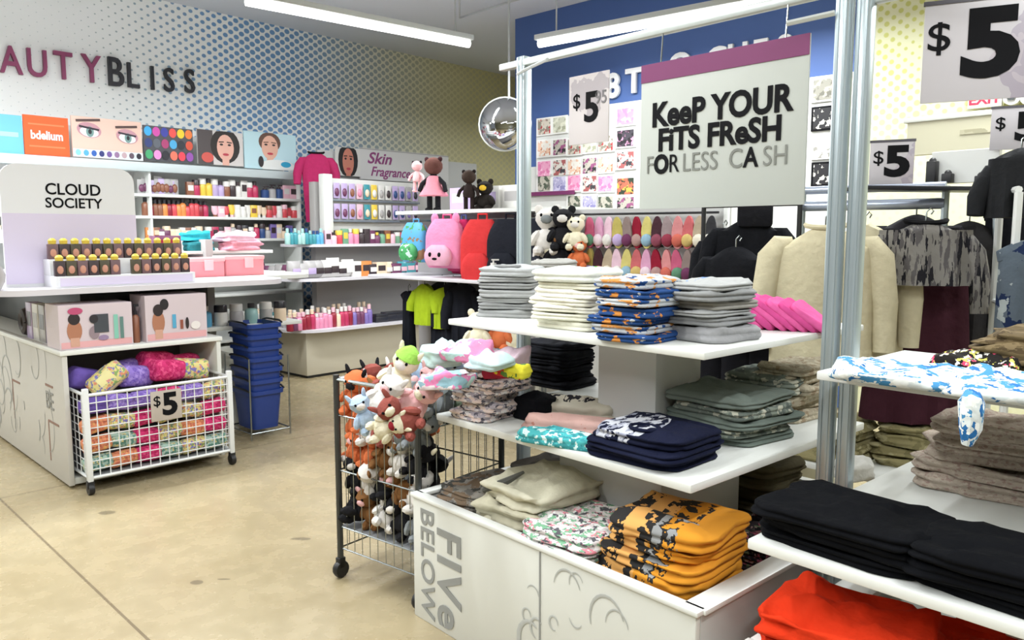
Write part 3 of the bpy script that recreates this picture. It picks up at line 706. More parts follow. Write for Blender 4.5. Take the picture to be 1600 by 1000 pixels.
for c, s in (((.65, .02, RR+.01), (1.44, .05, .02)), ((-.01, .68, RR+.01), (.11, 1.27, .02))):
    bm = BM(); box(bm, c, s, .004); build('rim', bm, WHITE, TR)
def tr(x, y, z=0): return T.w(RX+x, y, z)
ZT, ZM = 1.15, .75
# top tier of the right table
wb_ = printed('white_blue_tiedye', '#d9e0e0', ['#2e6aa5', '#4a8ab8', '#eef1ee'], 12, .555, stretch=(1, 2.2, 1))
for i, (lx, ly, r, w, d, h) in enumerate(((.14, .46, .1, .34, .28, .035), (.42, .45, -.1, .36, .28, .04), (.74, .45, .08, .38, .28, .045))):
    p = tr(lx, ly, ZT)
    MT_ = garment('folded_tshirt', 'white t-shirt with blue tie-dye streaks, ' + ['leftmost, by the steel upright', 'middle one of the three on the right table top', 'rightmost, cut off by the frame edge'][i], 't-shirt', p, T.rz+r, w, d, h, wb_, 70+i, 1, .02, 'blue tie-dye t-shirts on the right table')
    if i == 1: MIDTEE = MT_
bm = BM(); pts = [tr(.36, .27, ZT+.02), tr(.37, .235, ZT+.01), tr(.375, .225, ZT-.05), tr(.37, .225, ZT-.09)]
tube(bm, pts, .02, 8, rs=[.02, .028, .024, .012]); 
bpy.context.view_layer.update(); inv_ = MIDTEE.matrix_basis.inverted()
for v in bm.verts: v.co = inv_ @ v.co
build('hanging_sleeve', bm, wb_, MIDTEE)
br = printed('brown_olive', '#5f5138', ['#4a3d2a', '#75654a'], 10, .55, stretch=(1, 3, 3))
p = tr(.52, .78, ZT)
stack('folded_trousers', 'folded olive brown trousers', 'at the back of the right table top', 'trousers', p.x+.02, p.y, ZT, T.rz+.15, .60, .24, [.045, .04, .035], br, 'olive trousers on the right table', 73, .02, .02)
p = tr(.24, .70, ZT)
garment('folded_blouse', 'black top with red and yellow flowers beside the olive trousers', 'top', p, T.rz, .22, .16, .05, printed('black_flowers', '#23201e', ['#d6486a', '#d8d169', '#e7e2da'], 26, .6), 78, 1, .02)
p = tr(.92, .70, ZT+.0)
garment('folded_blouse', 'pale pink folded top at the right frame edge', 'top', p, T.rz, .26, .2, .085, cloth('#dcb6b8'), 79, 1, .02)
# middle tier
bs = printed('beige_floral', '#ada092', ['#a4958a', '#b8ab9d', '#99837a'], 30, .58, stretch=(1, 1, 2))
p = tr(.27, .98, ZM)
stack('folded_sweatshirt', 'folded beige floral sweatshirt', 'on the right table middle tier', 'sweatshirt', p.x, p.y, ZM, T.rz+.15, .48, .28, [.045]*5, bs, 'beige sweatshirts on the right middle tier', 80, .025, .022)
bk = cloth('#06070b')
for j, (lx, ly) in enumerate(((.13, .20), (.50, .20), (.88, .20))):
    p = tr(lx, ly, ZM)
    stack('folded_leggings', 'folded black leggings', ['at the left of the black row', 'in the middle of the black row', 'at the right of the black row'][j], 'leggings', p.x, p.y, ZM, T.rz+.02*j, .43, .27, [.034, .034, .034], bk, 'black leggings on the right table', 85+j, .012, .016)
# red heap in the foreground and what lies in the bin
rd = cloth('#c93315')
for j, (lx, ly, r, w, d) in enumerate(((.12, .20, .12, .40, .34), (.47, .30, .0, .40, .40), (.84, .36, -.05, .46, .4))):
    p = tr(lx, ly, .34)
    stack('folded_sweatshirt', 'folded bright red sweatshirt', ['of the foreground pile nearest the upright', 'of the middle pile at the bottom edge', 'of the pile at the bottom right'][j], 'sweatshirt', p.x, p.y, .33, T.rz+r, w, d, [.06, .06, .06, .06] if j == 0 else [.055, .055, .05, .04], rd, 'red sweatshirts in the right bin', 90+j, .02, .03)
p = tr(.36, 1.0, .33)
stack('folded_sweatshirt', 'folded brick red sweatshirt', 'at the back of the right bin', 'sweatshirt', p.x, p.y, .33, T.rz, .34, .3, [.05, .05], cloth('#a8382c'), 'brick red sweatshirts', 97, .02, .03)
# ================================================================== PRODUCTS
def product_mesh(kind, w, h):
    k = (kind, round(w, 3), round(h, 3))
    if k in GM: return GM[k]
    bm = BM(); r = w/2
    if kind == 'bottle':
        lathe(bm, [(0, 0), (r*.9, 0), (r, .01), (r, h*.62), (r*.8, h*.7), (r*.42, h*.74), (r*.42, h*.76)], 12)
        lathe(bm, [(0, h*.76), (r*.55, h*.76), (r*.55, h*.98), (r*.45, h), (0, h)], 12, mi=1)
    elif kind == 'pump':
        lathe(bm, [(0, 0), (r*.92, 0), (r, .01), (r, h*.66), (r*.5, h*.72), (0, h*.72)], 12)
        lathe(bm, [(0, h*.72), (r*.5, h*.72), (r*.5, h*.82), (r*.15, h*.83), (r*.15, h*.93), (0, h*.93)], 10, mi=1)
        box(bm, (r*.3, 0, h*.96), (r*1.3, r*.5, h*.06), 0, 1)
    elif kind == 'jar':
        lathe(bm, [(0, 0), (r*.9, 0), (r, .006), (r, h*.6), (r*.9, h*.66), (0, h*.66)], 14)
        lathe(bm, [(0, h*.66), (r*.98, h*.66), (r*.98, h*.95), (r*.9, h), (0, h)], 14, mi=1)
    elif kind == 'carton':
        box(bm, (0, 0, h/2), (w, w*.55, h), .002); box(bm, (0, -w*.28, h*.55), (w*.7, .002, h*.4), 0, 1)
    elif kind == 'tube':
        loft(bm, [[(r*.5*math.cos(a), r*.5*math.sin(a), h*.18) for a in [2*PI*i/12 for i in range(12)]], [(r*math.cos(a), r*.6*math.sin(a), h*.5) for a in [2*PI*i/12 for i in range(12)]], [(r*1.05*math.cos(a), r*.06*math.sin(a), h) for a in [2*PI*i/12 for i in range(12)]]])
        lathe(bm, [(0, 0), (r*.55, 0), (r*.55, h*.19), (0, h*.19)], 12, mi=1)
    elif kind == 'pack':      # blister card
        box(bm, (0, 0, h/2), (w, .004, h), .0015); ball(bm, (0, -.008, h*.4), (w*.36, .016, h*.28), 10, 1)
    elif kind == 'pouch':
        rings = []
        for t in (0, .08, .3, .6, .88, 1):
            dd = .32*w*math.sin(PI*min(1, max(.06, 1-t*.95)))**.7; ww = w*.5*(1 - .06*math.sin(PI*t))
            rings.append([(ww*math.copysign(abs(math.cos(a))**.6, math.cos(a)), dd*math.sin(a), t*h) for a in [2*PI*i/14 for i in range(14)]])
        loft(bm, rings); box(bm, (0, -w*.29, h*.42), (w*.55, .01, h*.34), .002, 1)
    elif kind == 'case':      # dark compact tray
        box(bm, (0, 0, h*.35), (w, w*.7, h*.7), .004); box(bm, (0, -w*.05, h*.85), (w*.94, w*.6, h*.3), .004, 1)
    fixn(bm); me = bpy.data.meshes.new(kind); bm.to_mesh(me); bm.free()
    me.polygons.foreach_set('use_smooth', [True]*len(me.polygons))
    try: me.set_sharp_from_angle(angle=math.radians(38))
    except Exception: pass
    me.materials.append(WHITE); me.materials.append(WHITE); GM[k] = me; return me
NM = {'bottle': ('bottle', 'bottle'), 'pump': ('pump_bottle', 'bottle'), 'jar': ('cosmetic_jar', 'jar'), 'carton': ('cosmetic_box', 'box'), 'tube': ('cream_tube', 'tube'),
      'pack': ('carded_pack', 'pack'), 'pouch': ('cosmetic_pouch', 'pouch'), 'case': ('makeup_case', 'case')}
CN = {'#b5345a': 'crimson', '#8c2034': 'dark red', '#c94a52': 'coral red', '#d98aa8': 'pink', '#e6b9c6': 'pale pink', '#3f8f9a': 'teal', '#5aa3c9': 'sky blue', '#2f4a7c': 'navy blue',
      '#7b6aa8': 'violet', '#b9a6cf': 'lilac', '#e2c24a': 'yellow', '#d98a4a': 'orange', '#3a2f33': 'black', '#8b5a44': 'brown', '#dcdad6': 'white', '#a9a6a6': 'grey', '#e3cdb2': 'cream',
      '#6f9d80': 'green', '#9fc7c3': 'aqua', '#6c3a5a': 'plum', '#2a2a30': 'dark'}
def prod(kind, p, rz, w, h, c1, c2, label, group, nm=None, cat=None):
    o = bpy.data.objects.new(nm or NM[kind][0], product_mesh(kind, w, h)); COL.objects.link(o); o.location = p; o.rotation_euler = (0, 0, rz)
    for i, c in enumerate((c1, c2)):
        o.material_slots[i].link = 'OBJECT'; o.material_slots[i].material = c if not isinstance(c, str) else plast(c)
    return tag(o, label, cat or NM[kind][1], group)
def row(kind, a, b, n, rz, w, h, pal, caps, where, group, seed=0, skip=.0):
    """n products side by side on the line a-b"""
    rnd = random.Random(seed); a = Vector(a); b = Vector(b)
    for i in range(n):
        c1 = pal[int(i*len(pal)/n)] if seed >= 0 else rnd.choice(pal)
        if seed >= 0 and rnd.random() < .25: c1 = rnd.choice(pal)
        c2 = rnd.choice(caps); k = kind if isinstance(kind, str) else rnd.choice(kind)
        q = a.lerp(b, (i+.5)/n); sc_ = rnd.choice((.86, 1.0, 1.0, 1.12))
        prod(k, q, rz + rnd.uniform(-.08, .08), w, round(h*sc_, 3), c1, c2, f'{CN[c1]} {NM[k][0].replace("_", " ")}, {nth(i, n)} {where}', group)

# ================================================================== LEFT WALL FIXTURES
def slabbm(bm, x0, x1, y0, y1, z0, z1, bev=.003): return box(bm, ((x0+x1)/2, (y0+y1)/2, (z0+z1)/2), (x1-x0, y1-y0, z1-z0), bev)
sxa = W.hit(-90, 300, -.45)[0]; sxb = W.hit(470, 300, -.45)[0]
WU = thing('wall_shelving', 'white cosmetics shelving along the dotted wall under the picture strip', 'shelving', (W.o.x, W.o.y, 0), W.rz)
zS = [W.hit(300, py, -.45)[1] for py in (305, 338, 373)]; zS += [zS[-1]-.30, zS[-1]-.62, .35]
bm = BM(); slabbm(bm, sxa, sxb, -.08, -.04, .1, 2.62); build('back_panel', bm, mat('shelving_white', '#c9cbca', .5), WU)
bm = BM(); slabbm(bm, sxa, sxb, -.46, -.08, .02, .28); build('base', bm, OFFW, WU)
for z in zS:
    bm = BM(); slabbm(bm, sxa, sxb, -.46, -.08, z-.03, z); build('shelf', bm, WHITE, WU)
for x in (sxa+.012, (sxa+sxb)/2, sxb-.012):
    bm = BM(); slabbm(bm, x-.012, x+.012, -.45, -.08, .02, 2.2); build('divider', bm, WHITE, WU)
_, zh0 = W.hit(230, 254, -.47)
bm = BM(); slabbm(bm, sxa, sxb, -.50, -.36, zh0-.09, zh0); build('light_box', bm, mat('lightbox_grey', '#b9c4c6', .4), WU)

def shapes_card(name, label, cat, fr, px0, py0, px1, py1, y, bg, shapes, parts_name='picture', th=.02, group=None):
    x0, x1, z0, z1 = facebox(fr, px0, py0, px1, py1, y); w, h = x1-x0, z1-z0
    t = thing(name, label, cat, fr.w((x0+x1)/2, y, z0), fr.rz, group)
    bm = BM(); box(bm, (0, 0, h/2), (w, th, h), .001); build('board', bm, paper(bg) if isinstance(bg, str) else bg, t, smooth=False)
    draw(t, w, h, shapes, -th/2, parts_name); return t, w, h
def draw(t, w, h, shapes, yf, nm='picture', M=None):
    """flat printed shapes: (kind, cx, cz, sx, sz, colour, turn) in fractions of the card"""
    mats = []; bm = BM()
    for i, sh in enumerate(shapes):
        kd, cx, cz, sx, sz, col = sh[:6]; turn = math.radians(sh[6] if len(sh) > 6 else 0)
        if col not in mats: mats.append(col)
        n = 20 if kd == 'e' else 4; pts = []
        for k in range(n):
            if kd == 'e': a, b_ = math.cos(2*PI*k/n)*.5, math.sin(2*PI*k/n)*.5
            else: a, b_ = ((-.5, -.5), (.5, -.5), (.5, .5), (-.5, .5))[k]
            ux, uz = a*sx*w, b_*sz*h
            X_ = ux*math.cos(turn) - uz*math.sin(turn) + (cx-.5)*w; Z_ = ux*math.sin(turn) + uz*math.cos(turn) + cz*h
            pts.append((max(-w/2, min(w/2, X_)), yf - .0012 - .0006*i, max(0, min(h, Z_))))
        vs = [bm.verts.new(p) for p in pts]
        try: f = bm.faces.new(vs); f.material_index = mats.index(col)
        except Exception: pass
    o = build(nm, bm, [paper(c) for c in mats], t, smooth=False)
    return o
shapes_card('picture_panel', 'light blue square panel at the left end of the picture strip', 'picture', W, -12, 179, 35, 240, -.45, '#6cb6e4', [('r', .5, .5, .7, .12, '#9fd0ee')], group='picture strip panels')
t, w, h = shapes_card('picture_panel', 'orange square panel with white lettering on the picture strip', 'picture', W, 37, 182, 107, 243, -.45, '#ee5a24', [('r', .5, .78, .8, .04, '#f07a4c'), ('r', .5, .22, .8, .04, '#f07a4c')], group='picture strip panels')
text('lettering', 'bdelium', h*.3, mat('letter_white', '#e6e8ea'), t, (0, -.013, h*.5), bold=.03, depth=.001, sx=.8)
def eye(cx, cz, s): return [('e', cx, cz+.02, .34*s, .38*s, '#b98a94', -8), ('e', cx, cz-.03, .26*s, .24*s, '#e9e6e4', -8), ('e', cx+.01, cz-.02, .11*s, .26*s, '#6f8f8c'), ('e', cx+.01, cz-.02, .05*s, .12*s, '#20242a'), ('r', cx, cz+.07, .28*s, .05*s, '#2b2430', -8), ('r', cx-.01, cz+.26, .34*s, .06*s, '#4f3b38', 6)]
shapes_card('picture_panel', 'picture panel of two made-up eyes above a row of colour dots', 'picture', W, 112, 186, 221, 248, -.45, '#dcb9aa',
   eye(.24, .66, 1.0) + eye(.78, .58, .95) + [('r', .5, .1, 1, .2, '#cfd6dc')] + [('e', .07+.108*i, .11, .075, .15, c) for i, c in enumerate(('#7fc0e0', '#4f9fd0', '#2c5aa8', '#28306e', '#6a4f8e', '#8a6a8e', '#b59aa0', '#5a4a58', '#23202c'))], group='picture strip panels')
pc = ['#3aa0d8', '#c44aa0', '#3a3f9a', '#e0504a', '#eac52e', '#e2793a', '#2c3a70', '#5a5f68', '#a03a6a', '#48a0d0', '#2a2c34', '#c9503a', '#3f9a68', '#e48ac4', '#24242c', '#e0705a', '#d8404f', '#8a4aa0']
shapes_card('picture_panel', 'picture panel of a bright many-coloured eyeshadow palette', 'picture', W, 224, 199, 301, 253, -.45, '#4a4a50',
   [('e', .09+.164*(i % 6), .84-.33*(i//6), .15, .27, c) for i, c in enumerate(pc)], group='picture strip panels')
def facepic(cx, cz, s, skin, hair, lips='#b03a4a', long=True):
    r = [('e', cx, cz+.04*s, .52*s, .82*s, hair)] if long else [('e', cx, cz+.14*s, .40*s, .52*s, hair)]
    r += [('r', cx, cz-.34*s, .12*s, .24*s, skin), ('e', cx, cz, .30*s, .62*s, skin), ('e', cx-.07*s, cz+.07*s, .06*s, .05*s, '#2c2426'), ('e', cx+.07*s, cz+.07*s, .06*s, .05*s, '#2c2426'),
          ('r', cx-.07*s, cz+.13*s, .09*s, .025*s, hair, 5), ('r', cx+.07*s, cz+.13*s, .09*s, .025*s, hair, -5), ('e', cx+.005, cz-.02*s, .04*s, .14*s, skin), ('e', cx, cz-.16*s, .11*s, .06*s, lips)]
    return r
shapes_card('picture_panel', 'picture panel of a laughing woman with long dark hair', 'picture', W, 308, 205, 379, 258, -.45, '#c9c4c2', [('r', .16, .5, .34, 1, '#4c4546')] + facepic(.6, .52, 1.25, '#d9a898', '#26211f') + [('e', .2, .2, .26, .3, '#c4544c')], group='picture strip panels')
shapes_card('picture_panel', 'picture panel of a woman with tied hair on pale blue', 'picture', W, 381, 208, 462, 265, -.45, '#b4d3dc', facepic(.48, .6, 1.05, '#d8a894', '#5f4438', long=False) + [('e', .62, .1, .7, .36, '#d9dcda'), ('e', .78, .16, .2, .16, '#2f9ac0'), ('e', .3, .2, .1, .3, '#2a2528')], group='picture strip panels')

def wrow(kind, px0, px1, zi, n, w, h, pal, caps, where, seed):
    xa = W.hit(px0, 300, -.36)[0]; xb = W.hit(px1, 300, -.36)[0]
    row(kind, W.w(xa, -.36, zS[zi]), W.w(xb, -.36, zS[zi]), n, W.rz, w, h, pal, caps, where, 'cosmetics ' + where, seed)
mixp = ['#a9a6a6', '#8b5a44', '#e2c24a', '#b9a6cf', '#3a2f33', '#dcdad6', '#b5345a', '#dcdad6', '#2f4a7c', '#6c3a5a']
wrow('pack', 218, 276, 0, 9, .085, .17, ['#a9a6a6', '#b9a6cf', '#a9a6a6'], ['#8b5a44', '#6c3a5a'], 'on the top wall shelf beside the display card', 1)
wrow(('carton', 'jar', 'bottle'), 292, 402, 0, 12, .085, .17, ['#8b5a44', '#e2c24a', '#b9a6cf', '#3a2f33', '#dcdad6', '#b5345a'], ['#dcdad6', '#3a2f33'], 'in the middle of the top wall shelf', 2)
wrow(('carton', 'pump'), 408, 462, 0, 5, .1, .16, ['#a9a6a6', '#2f4a7c', '#7b6aa8', '#e6b9c6'], ['#dcdad6', '#3a2f33'], 'on the wall shelf near the pink robe', 3)
wrow('bottle', 222, 322, 1, 14, .075, .17, ['#3a2f33', '#8b5a44', '#8c2034', '#c94a52', '#d98a4a', '#c94a52', '#8c2034', '#b5345a'], ['#2a2a30'], 'in the dark capped wall shelf row', 4)
wrow(('jar', 'tube', 'carton'), 330, 462, 1, 16, .08, .14, ['#e6b9c6', '#e3cdb2', '#dcdad6', '#e2c24a', '#e3cdb2', '#c94a52', '#dcdad6', '#c94a52'], ['#dcdad6', '#e6b9c6', '#8b5a44'], 'in the pastel row of the second wall shelf', 5)
wrow(('jar', 'carton'), 226, 312, 2, 10, .085, .12, ['#d98a4a', '#6c3a5a', '#8b5a44', '#e3cdb2', '#8b5a44', '#dcdad6'], ['#dcdad6', '#e3cdb2'], 'on the left half of the third wall shelf', 6)
wrow(('bottle', 'jar', 'carton'), 318, 462, 2, 16, .08, .15, ['#b5345a', '#e6b9c6', '#a9a6a6', '#2a2a30', '#2f4a7c', '#7b6aa8', '#e3cdb2', '#dcdad6'], ['#dcdad6', '#3a2f33', '#e3cdb2'], 'on the right half of the third wall shelf', 7)
wrow(('bottle', 'carton'), -40, 24, 0, 4, .1, .16, ['#2f4a7c', '#a9a6a6'], ['#3a2f33'], 'at the left end, top wall shelf', 8)
wrow(('bottle', 'carton'), -30, 24, 1, 4, .1, .16, ['#3a2f33', '#e3cdb2'], ['#3a2f33', '#dcdad6'], 'at the left end, second wall shelf', 9)
wrow(('carton', 'jar'), -30, 24, 2, 4, .1, .15, ['#e3cdb2', '#e6b9c6'], ['#3a2f33', '#dcdad6'], 'at the left end, third wall shelf', 10)

# pink robe hanging on the end of the shelving
def hanging(name, label, cat, p, rz, w, h, d, m, group=None, sleeves=.0, sl_m=None, hanger=True, neck=.16, flare=1.1, seed=0, folds=5, sh_drop=.05, collar_m=None, hem=None, slw=.055):
    """a garment on a hanger: p is the top of the shoulders"""
    rnd = random.Random(seed); ph = rnd.uniform(0, 6)
    t = thing(name, label, cat, (p[0], p[1], p[2]-h), rz, group)
    bm = BM(); K = 40; rings = []; ww = w/2; hm = hem if hem else flare
    for q in range(15):
        s = q/14                     # 0 hem .. 1 shoulder
        z = h*s; tt = 1-s
        wid = ww*(1 + (hm-1)*tt)
        if s > .9: wid = ww*(1 - (s-.9)/.1*(1-neck/w*1.4))
        dep = d/2*(.75 + .35*tt); amp = .16*tt**.7
        if s > .9: dep *= 1-.45*(s-.9)/.1
        ring = []
        for k in range(K):
            a = 2*PI*k/K; f = 1 + amp*math.sin(folds*2*a+ph) + .05*noise.noise(Vector((math.cos(a)*2, math.sin(a)*2, z*6+seed)))
            zz = z - (sh_drop*abs(math.cos(a))**1.5 if s > .86 else 0)
            ring.append((wid*math.cos(a)*(1+.02*math.sin(6*a+ph)*tt), dep*math.sin(a)*f, zz))
        rings.append(ring)
    loft(bm, rings); fixn(bm); build('body', bm, m, t)
    if sleeves:
        for sgn in (-1, 1):
            bm = BM(); x0 = sgn*ww*.86; z0 = h-.06
            tube(bm, [(sgn*ww*.62, 0, z0-.015), (sgn*ww*.86, 0, z0-.03), (sgn*(ww*1.0+.01), 0, z0-.09), (sgn*(ww*1.04+.03), -.01, z0-.5*sleeves-.05), (sgn*(ww*1.04+.035), -.02, z0-sleeves-.03)], slw, 14, rs=[slw*.35, slw*.8, slw*1.0, slw*.92, slw*.75])
            build('sleeve', bm, sl_m or m, t)
    if collar_m:
        bm = BM(); n = 16; tube(bm, [(neck*.55*math.cos(2*PI*i/n), d*.28*math.sin(2*PI*i/n), h+.002-.012*abs(math.sin(2*PI*i/n))) for i in range(n+1)], .012, 6, cap=False); build('collar', bm, collar_m, t)
    if hanger:
        bm = BM(); tube(bm, [(0, 0, h-.01), (0, 0, h+.04), (.018, 0, h+.06), (.03, 0, h+.045), (.02, 0, h+.03)], .004, 6); build('hanger_hook', bm, CHROME if hanger is True else INK, t)
    return t
q = PY(494, 238, 9.25)
hanging('robe', 'crimson pink robe hanging at the end of the wall shelving', 'robe', q, W.rz-.5, .36, .80, .14, cloth('#a82d5c'), sleeves=.28, collar_m=INK, hem=.75, seed=2)
q = PY(500, 312, 9.2)
hanging('cloth_bag', 'small black cloth bag hanging below the pink robe', 'bag', q, W.rz-.5, .13, .3, .1, cloth('#25252b'), seed=3)

# second header: skin fragrances
t, w, h = shapes_card('header_sign', 'white header sign with purple script over the middle wall section', 'sign', W, 562, 237, 700, 284, -.45, '#d4d3d3', [('r', .5, .97, 1, .03, '#a5a3a2')])
ps = mat('script_purple', '#8d3f78', .5)
text('lettering', 'Skin', h*.5, ps, t, (-w*.30, -.012, h*.68), bold=.02, depth=.001, shear=.3, sx=1.2)
text('lettering', 'Fragrances', h*.42, ps, t, (-w*.16, -.012, h*.26), bold=.02, depth=.001, shear=.3)
shapes_card('picture_panel', 'small white panel with a smiling dark-haired face', 'picture', W, 524, 231, 562, 275, -.45, '#d9d8d4', facepic(.5, .5, 1.55, '#c9806c', '#201c1e'))
xa, xb = W.hit(470, 300, -.4)[0]+.25, W.hit(745, 300, -.4)[0]
WV = thing('wall_shelving', 'grey wall panelling with a top rail behind the rounded gondola', 'shelving', (W.o.x, W.o.y, 0), W.rz)
bm = BM(); slabbm(bm, xa, xb, -.40, -.36, .1, W.hit(600, 243, -.4)[1]); build('back_panel', bm, mat('panel_pale', '#c3c4c4', .5), WV)
bm = BM(); slabbm(bm, xa, xb, -.40, -.30, .02, .2); build('base', bm, OFFW, WV)

# ================================================================== ROUNDED GONDOLA
def rrect(x0, x1, y0, y1, r, corners=(1, 1, 1, 1), n=8):
    pts = []
    for i, (cx, cy, a0) in enumerate(((x0, y0, 180), (x1, y0, 270), (x1, y1, 0), (x0, y1, 90))):
        rr = r if corners[i] else .003; ox = cx + (rr if i in (0, 3) else -rr); oy = cy + (rr if i < 2 else -rr)
        for k in range(n+1):
            a = math.radians(a0+90*k/n); pts.append((ox+rr*math.cos(a), oy+rr*math.sin(a)))
    return pts
GO = thing('cosmetics_gondola', 'beige gondola with rounded white shelves in front of the back wall', 'gondola', (G2.o.x, G2.o.y, 0), G2.rz)
bm = BM(); slabbm(bm, 0, 3.0, 0, .87, .03, .50); build('base', bm, mat('base_beige', '#bdb6a4', .5), GO)
bm = BM(); slabbm(bm, .02, 2.98, .02, .85, 0, .03); build('kick_plate', bm, DARKM, GO)
bm = BM(); slabbm(bm, .42, 3.0, .40, .50, .5, 2.12); build('core_panel', bm, GREYP, GO)
shz = [(.53, .16, .35), (1.07, .14, .35), (1.43, -.08, .3)]
for z, ov, r in shz:
    bm = BM(); prism(bm, rrect(-ov, 3.0, -ov*.9, .87+ov, r, (1, 0, 0, 1)), z-.03, .03, plane='xy'); fixn(bm); build('shelf', bm, mat('shelf_lilac_white', '#cfccd2', .4), GO)
def g2(x, y, z): return G2.w(x, y, z)
def grow(kind, px0, px1, y, z, n, w, h, pal, caps, where, seed):
    xa = G2.hit(px0, 400, y)[0]; xb = G2.hit(px1, 400, y)[0]
    row(kind, g2(xa, y, z), g2(xb, y, z), n, G2.rz, w, h, pal, caps, where, 'cosmetics ' + where, seed)
grow('bottle', 446, 578, .0, .53, 20, .075, .19, ['#d98aa8', '#8c2034', '#d98aa8', '#d98aa8', '#e3cdb2', '#b5345a', '#8c2034', '#6c3a5a', '#7b6aa8'], ['#e6b9c6', '#dcdad6', '#e3cdb2'], 'on the lowest gondola shelf', 21)
grow('bottle', 446, 578, .14, .53, 16, .075, .21, ['#d98aa8', '#e6b9c6', '#b5345a', '#b9a6cf'], ['#e3cdb2', '#dcdad6'], 'in the back row of the lowest gondola shelf', 22)
grow('case', 584, 652, .0, .53, 5, .17, .11, ['#2a2a30'], ['#2a2a30'], 'at the right of the lowest gondola shelf', 23)
row(('bottle', 'pump'), g2(-.03, .12, .53), g2(-.03, .92, .53), 9, G2.rz-PI/2, .075, .2, ['#9fc7c3', '#a9a6a6', '#3f8f9a', '#a9a6a6', '#e3cdb2'], ['#dcdad6', '#a9a6a6'], 'around the curved end of the lowest gondola shelf', 'bottles at the curved end', 24)
grow('pouch', 452, 548, .02, 1.07, 8, .17, .19, ['#a9a6a6', '#dcdad6', '#dcdad6'], ['#b9a6cf', '#dcdad6', '#3a2f33'], 'on the middle gondola shelf', 25)
grow(('carton', 'pouch'), 550, 655, .0, 1.07, 9, .15, .15, ['#dcdad6', '#3a2f33', '#e3cdb2', '#d98a4a', '#3f8f9a', '#6c3a5a'], ['#3a2f33', '#dcdad6', '#e6b9c6'], 'at the right of the middle gondola shelf', 26)
row('pouch', g2(-.02, .1, 1.07), g2(-.02, .9, 1.07), 6, G2.rz-PI/2, .15, .14, ['#a9a6a6', '#a9a6a6', '#6c3a5a'], ['#a9a6a6', '#dcdad6'], 'around the curved end of the middle gondola shelf', 'pouches at the curved end', 27)
grow('bottle', 447, 505, .16, 1.43, 10, .06, .17, ['#3f8f9a', '#9fc7c3', '#3f8f9a', '#5aa3c9'], ['#9fc7c3', '#2f4a7c'], 'on the top gondola shelf, teal group', 28)
grow(('jar', 'bottle', 'carton'), 508, 632, .16, 1.43, 15, .08, .15, ['#e6b9c6', '#6f9d80', '#d98aa8', '#3a2f33', '#6c3a5a', '#8b5a44', '#6f9d80', '#c94a52'], ['#dcdad6', '#3a2f33', '#e2c24a'], 'on the top gondola shelf, right group', 29)
# hanging rack on top of the gondola core
x0, x1, z0, z1 = facebox(G2, 505, 282, 652, 344, .30)
RK = thing('pegboard_rack', 'white pegboard rack of carded accessories above the gondola', 'rack', g2(x0, .30, z0), G2.rz); rw, rh = x1-x0, z1-z0
bm = BM(); slabbm(bm, 0, rw, 0, .04, -.12, rh); build('back_board', bm, mat('peg_white', '#cfcfcb', .5), RK)
bm = BM(); slabbm(bm, -.03, .09, -.06, .04, -.25, rh+.04, .01); build('end_post', bm, WHITE, RK)
for i in range(2):
    bm = BM(); slabbm(bm, .09, rw, -.05, .0, rh*(.47-.5*i)-.012, rh*(.47-.5*i)+.012); build('rail', bm, mat('rail_dark', '#6f7680', .4), RK)
pals = [('#b9a6cf', '#6c3a5a'), ('#b9a6cf', '#6c3a5a'), ('#b9a6cf', '#8b5a44'), ('#e6b9c6', '#d98aa8'), ('#3f8f9a', '#e3cdb2'), ('#e2c24a', '#dcdad6'), ('#dcdad6', '#a9a6a6'), ('#dcdad6', '#3a2f33'), ('#b9a6cf', '#2f4a7c'), ('#b9a6cf', '#2f4a7c'), ('#a9a6a6', '#7b6aa8'), ('#b9a6cf', '#2a2a30')]
for r in range(2):
    for i, (a, b_) in enumerate(pals):
        px = .16 + (rw-.22)*i/11
        prod('pack', g2(x0+px, .30-.03, z0 + rh*(.52-.5*r)), G2.rz, .085, .17, a, b_, f'{CN[a]} carded pack, {nth(i, 12)} in the {["upper", "lower"][r]} row of the pegboard rack', 'carded packs on the rack')
# ================================================================== BEAUTY COUNTER AT THE LEFT
def g1(x, y, z=0): return G1.w(x, y, z)
GA = thing('display_counter', 'white sketch-printed counter with a wide shelf, at the left frame edge', 'counter', (G1.o.x, G1.o.y, 0), G1.rz)
GW = .98
bm = BM(); slabbm(bm, 0, .03, 0, 3.4, .02, .85); sp = build('side_panel', bm, mat('panel_print_grey', '#c3c0b9', .5), GA)
bm = BM(); slabbm(bm, GW-.03, GW, 0, 3.4, .02, .85); build('side_panel', bm, OFFW, GA)
bm = BM(); slabbm(bm, -.012, GW+.01, -.012, 3.4, .82, .85, .006); build('shelf', bm, WHITE, GA)
bm = BM(); slabbm(bm, .03, GW-.03, .62, .65, .02, .82); build('back_panel', bm, mat('recess_grey', '#6f6e70', .6), GA)
bm = BM(); slabbm(bm, .03, GW-.03, .02, .62, .02, .06); build('base', bm, OFFW, GA)
bm = BM(); slabbm(bm, .25, .40, .45, 3.2, .85, 1.18); slabbm(bm, .40, .62, .45, .47, .85, 1.18); build('riser', bm, DARKM, GA)
bm = BM(); prism(bm, rrect(-.34, 1.55, .02, 3.3, .22, (1, 1, 0, 0)), 1.185, .035, plane='xy'); fixn(bm); build('shelf', bm, mat('shelf_lilac_white', '#cfccd2'), GA)
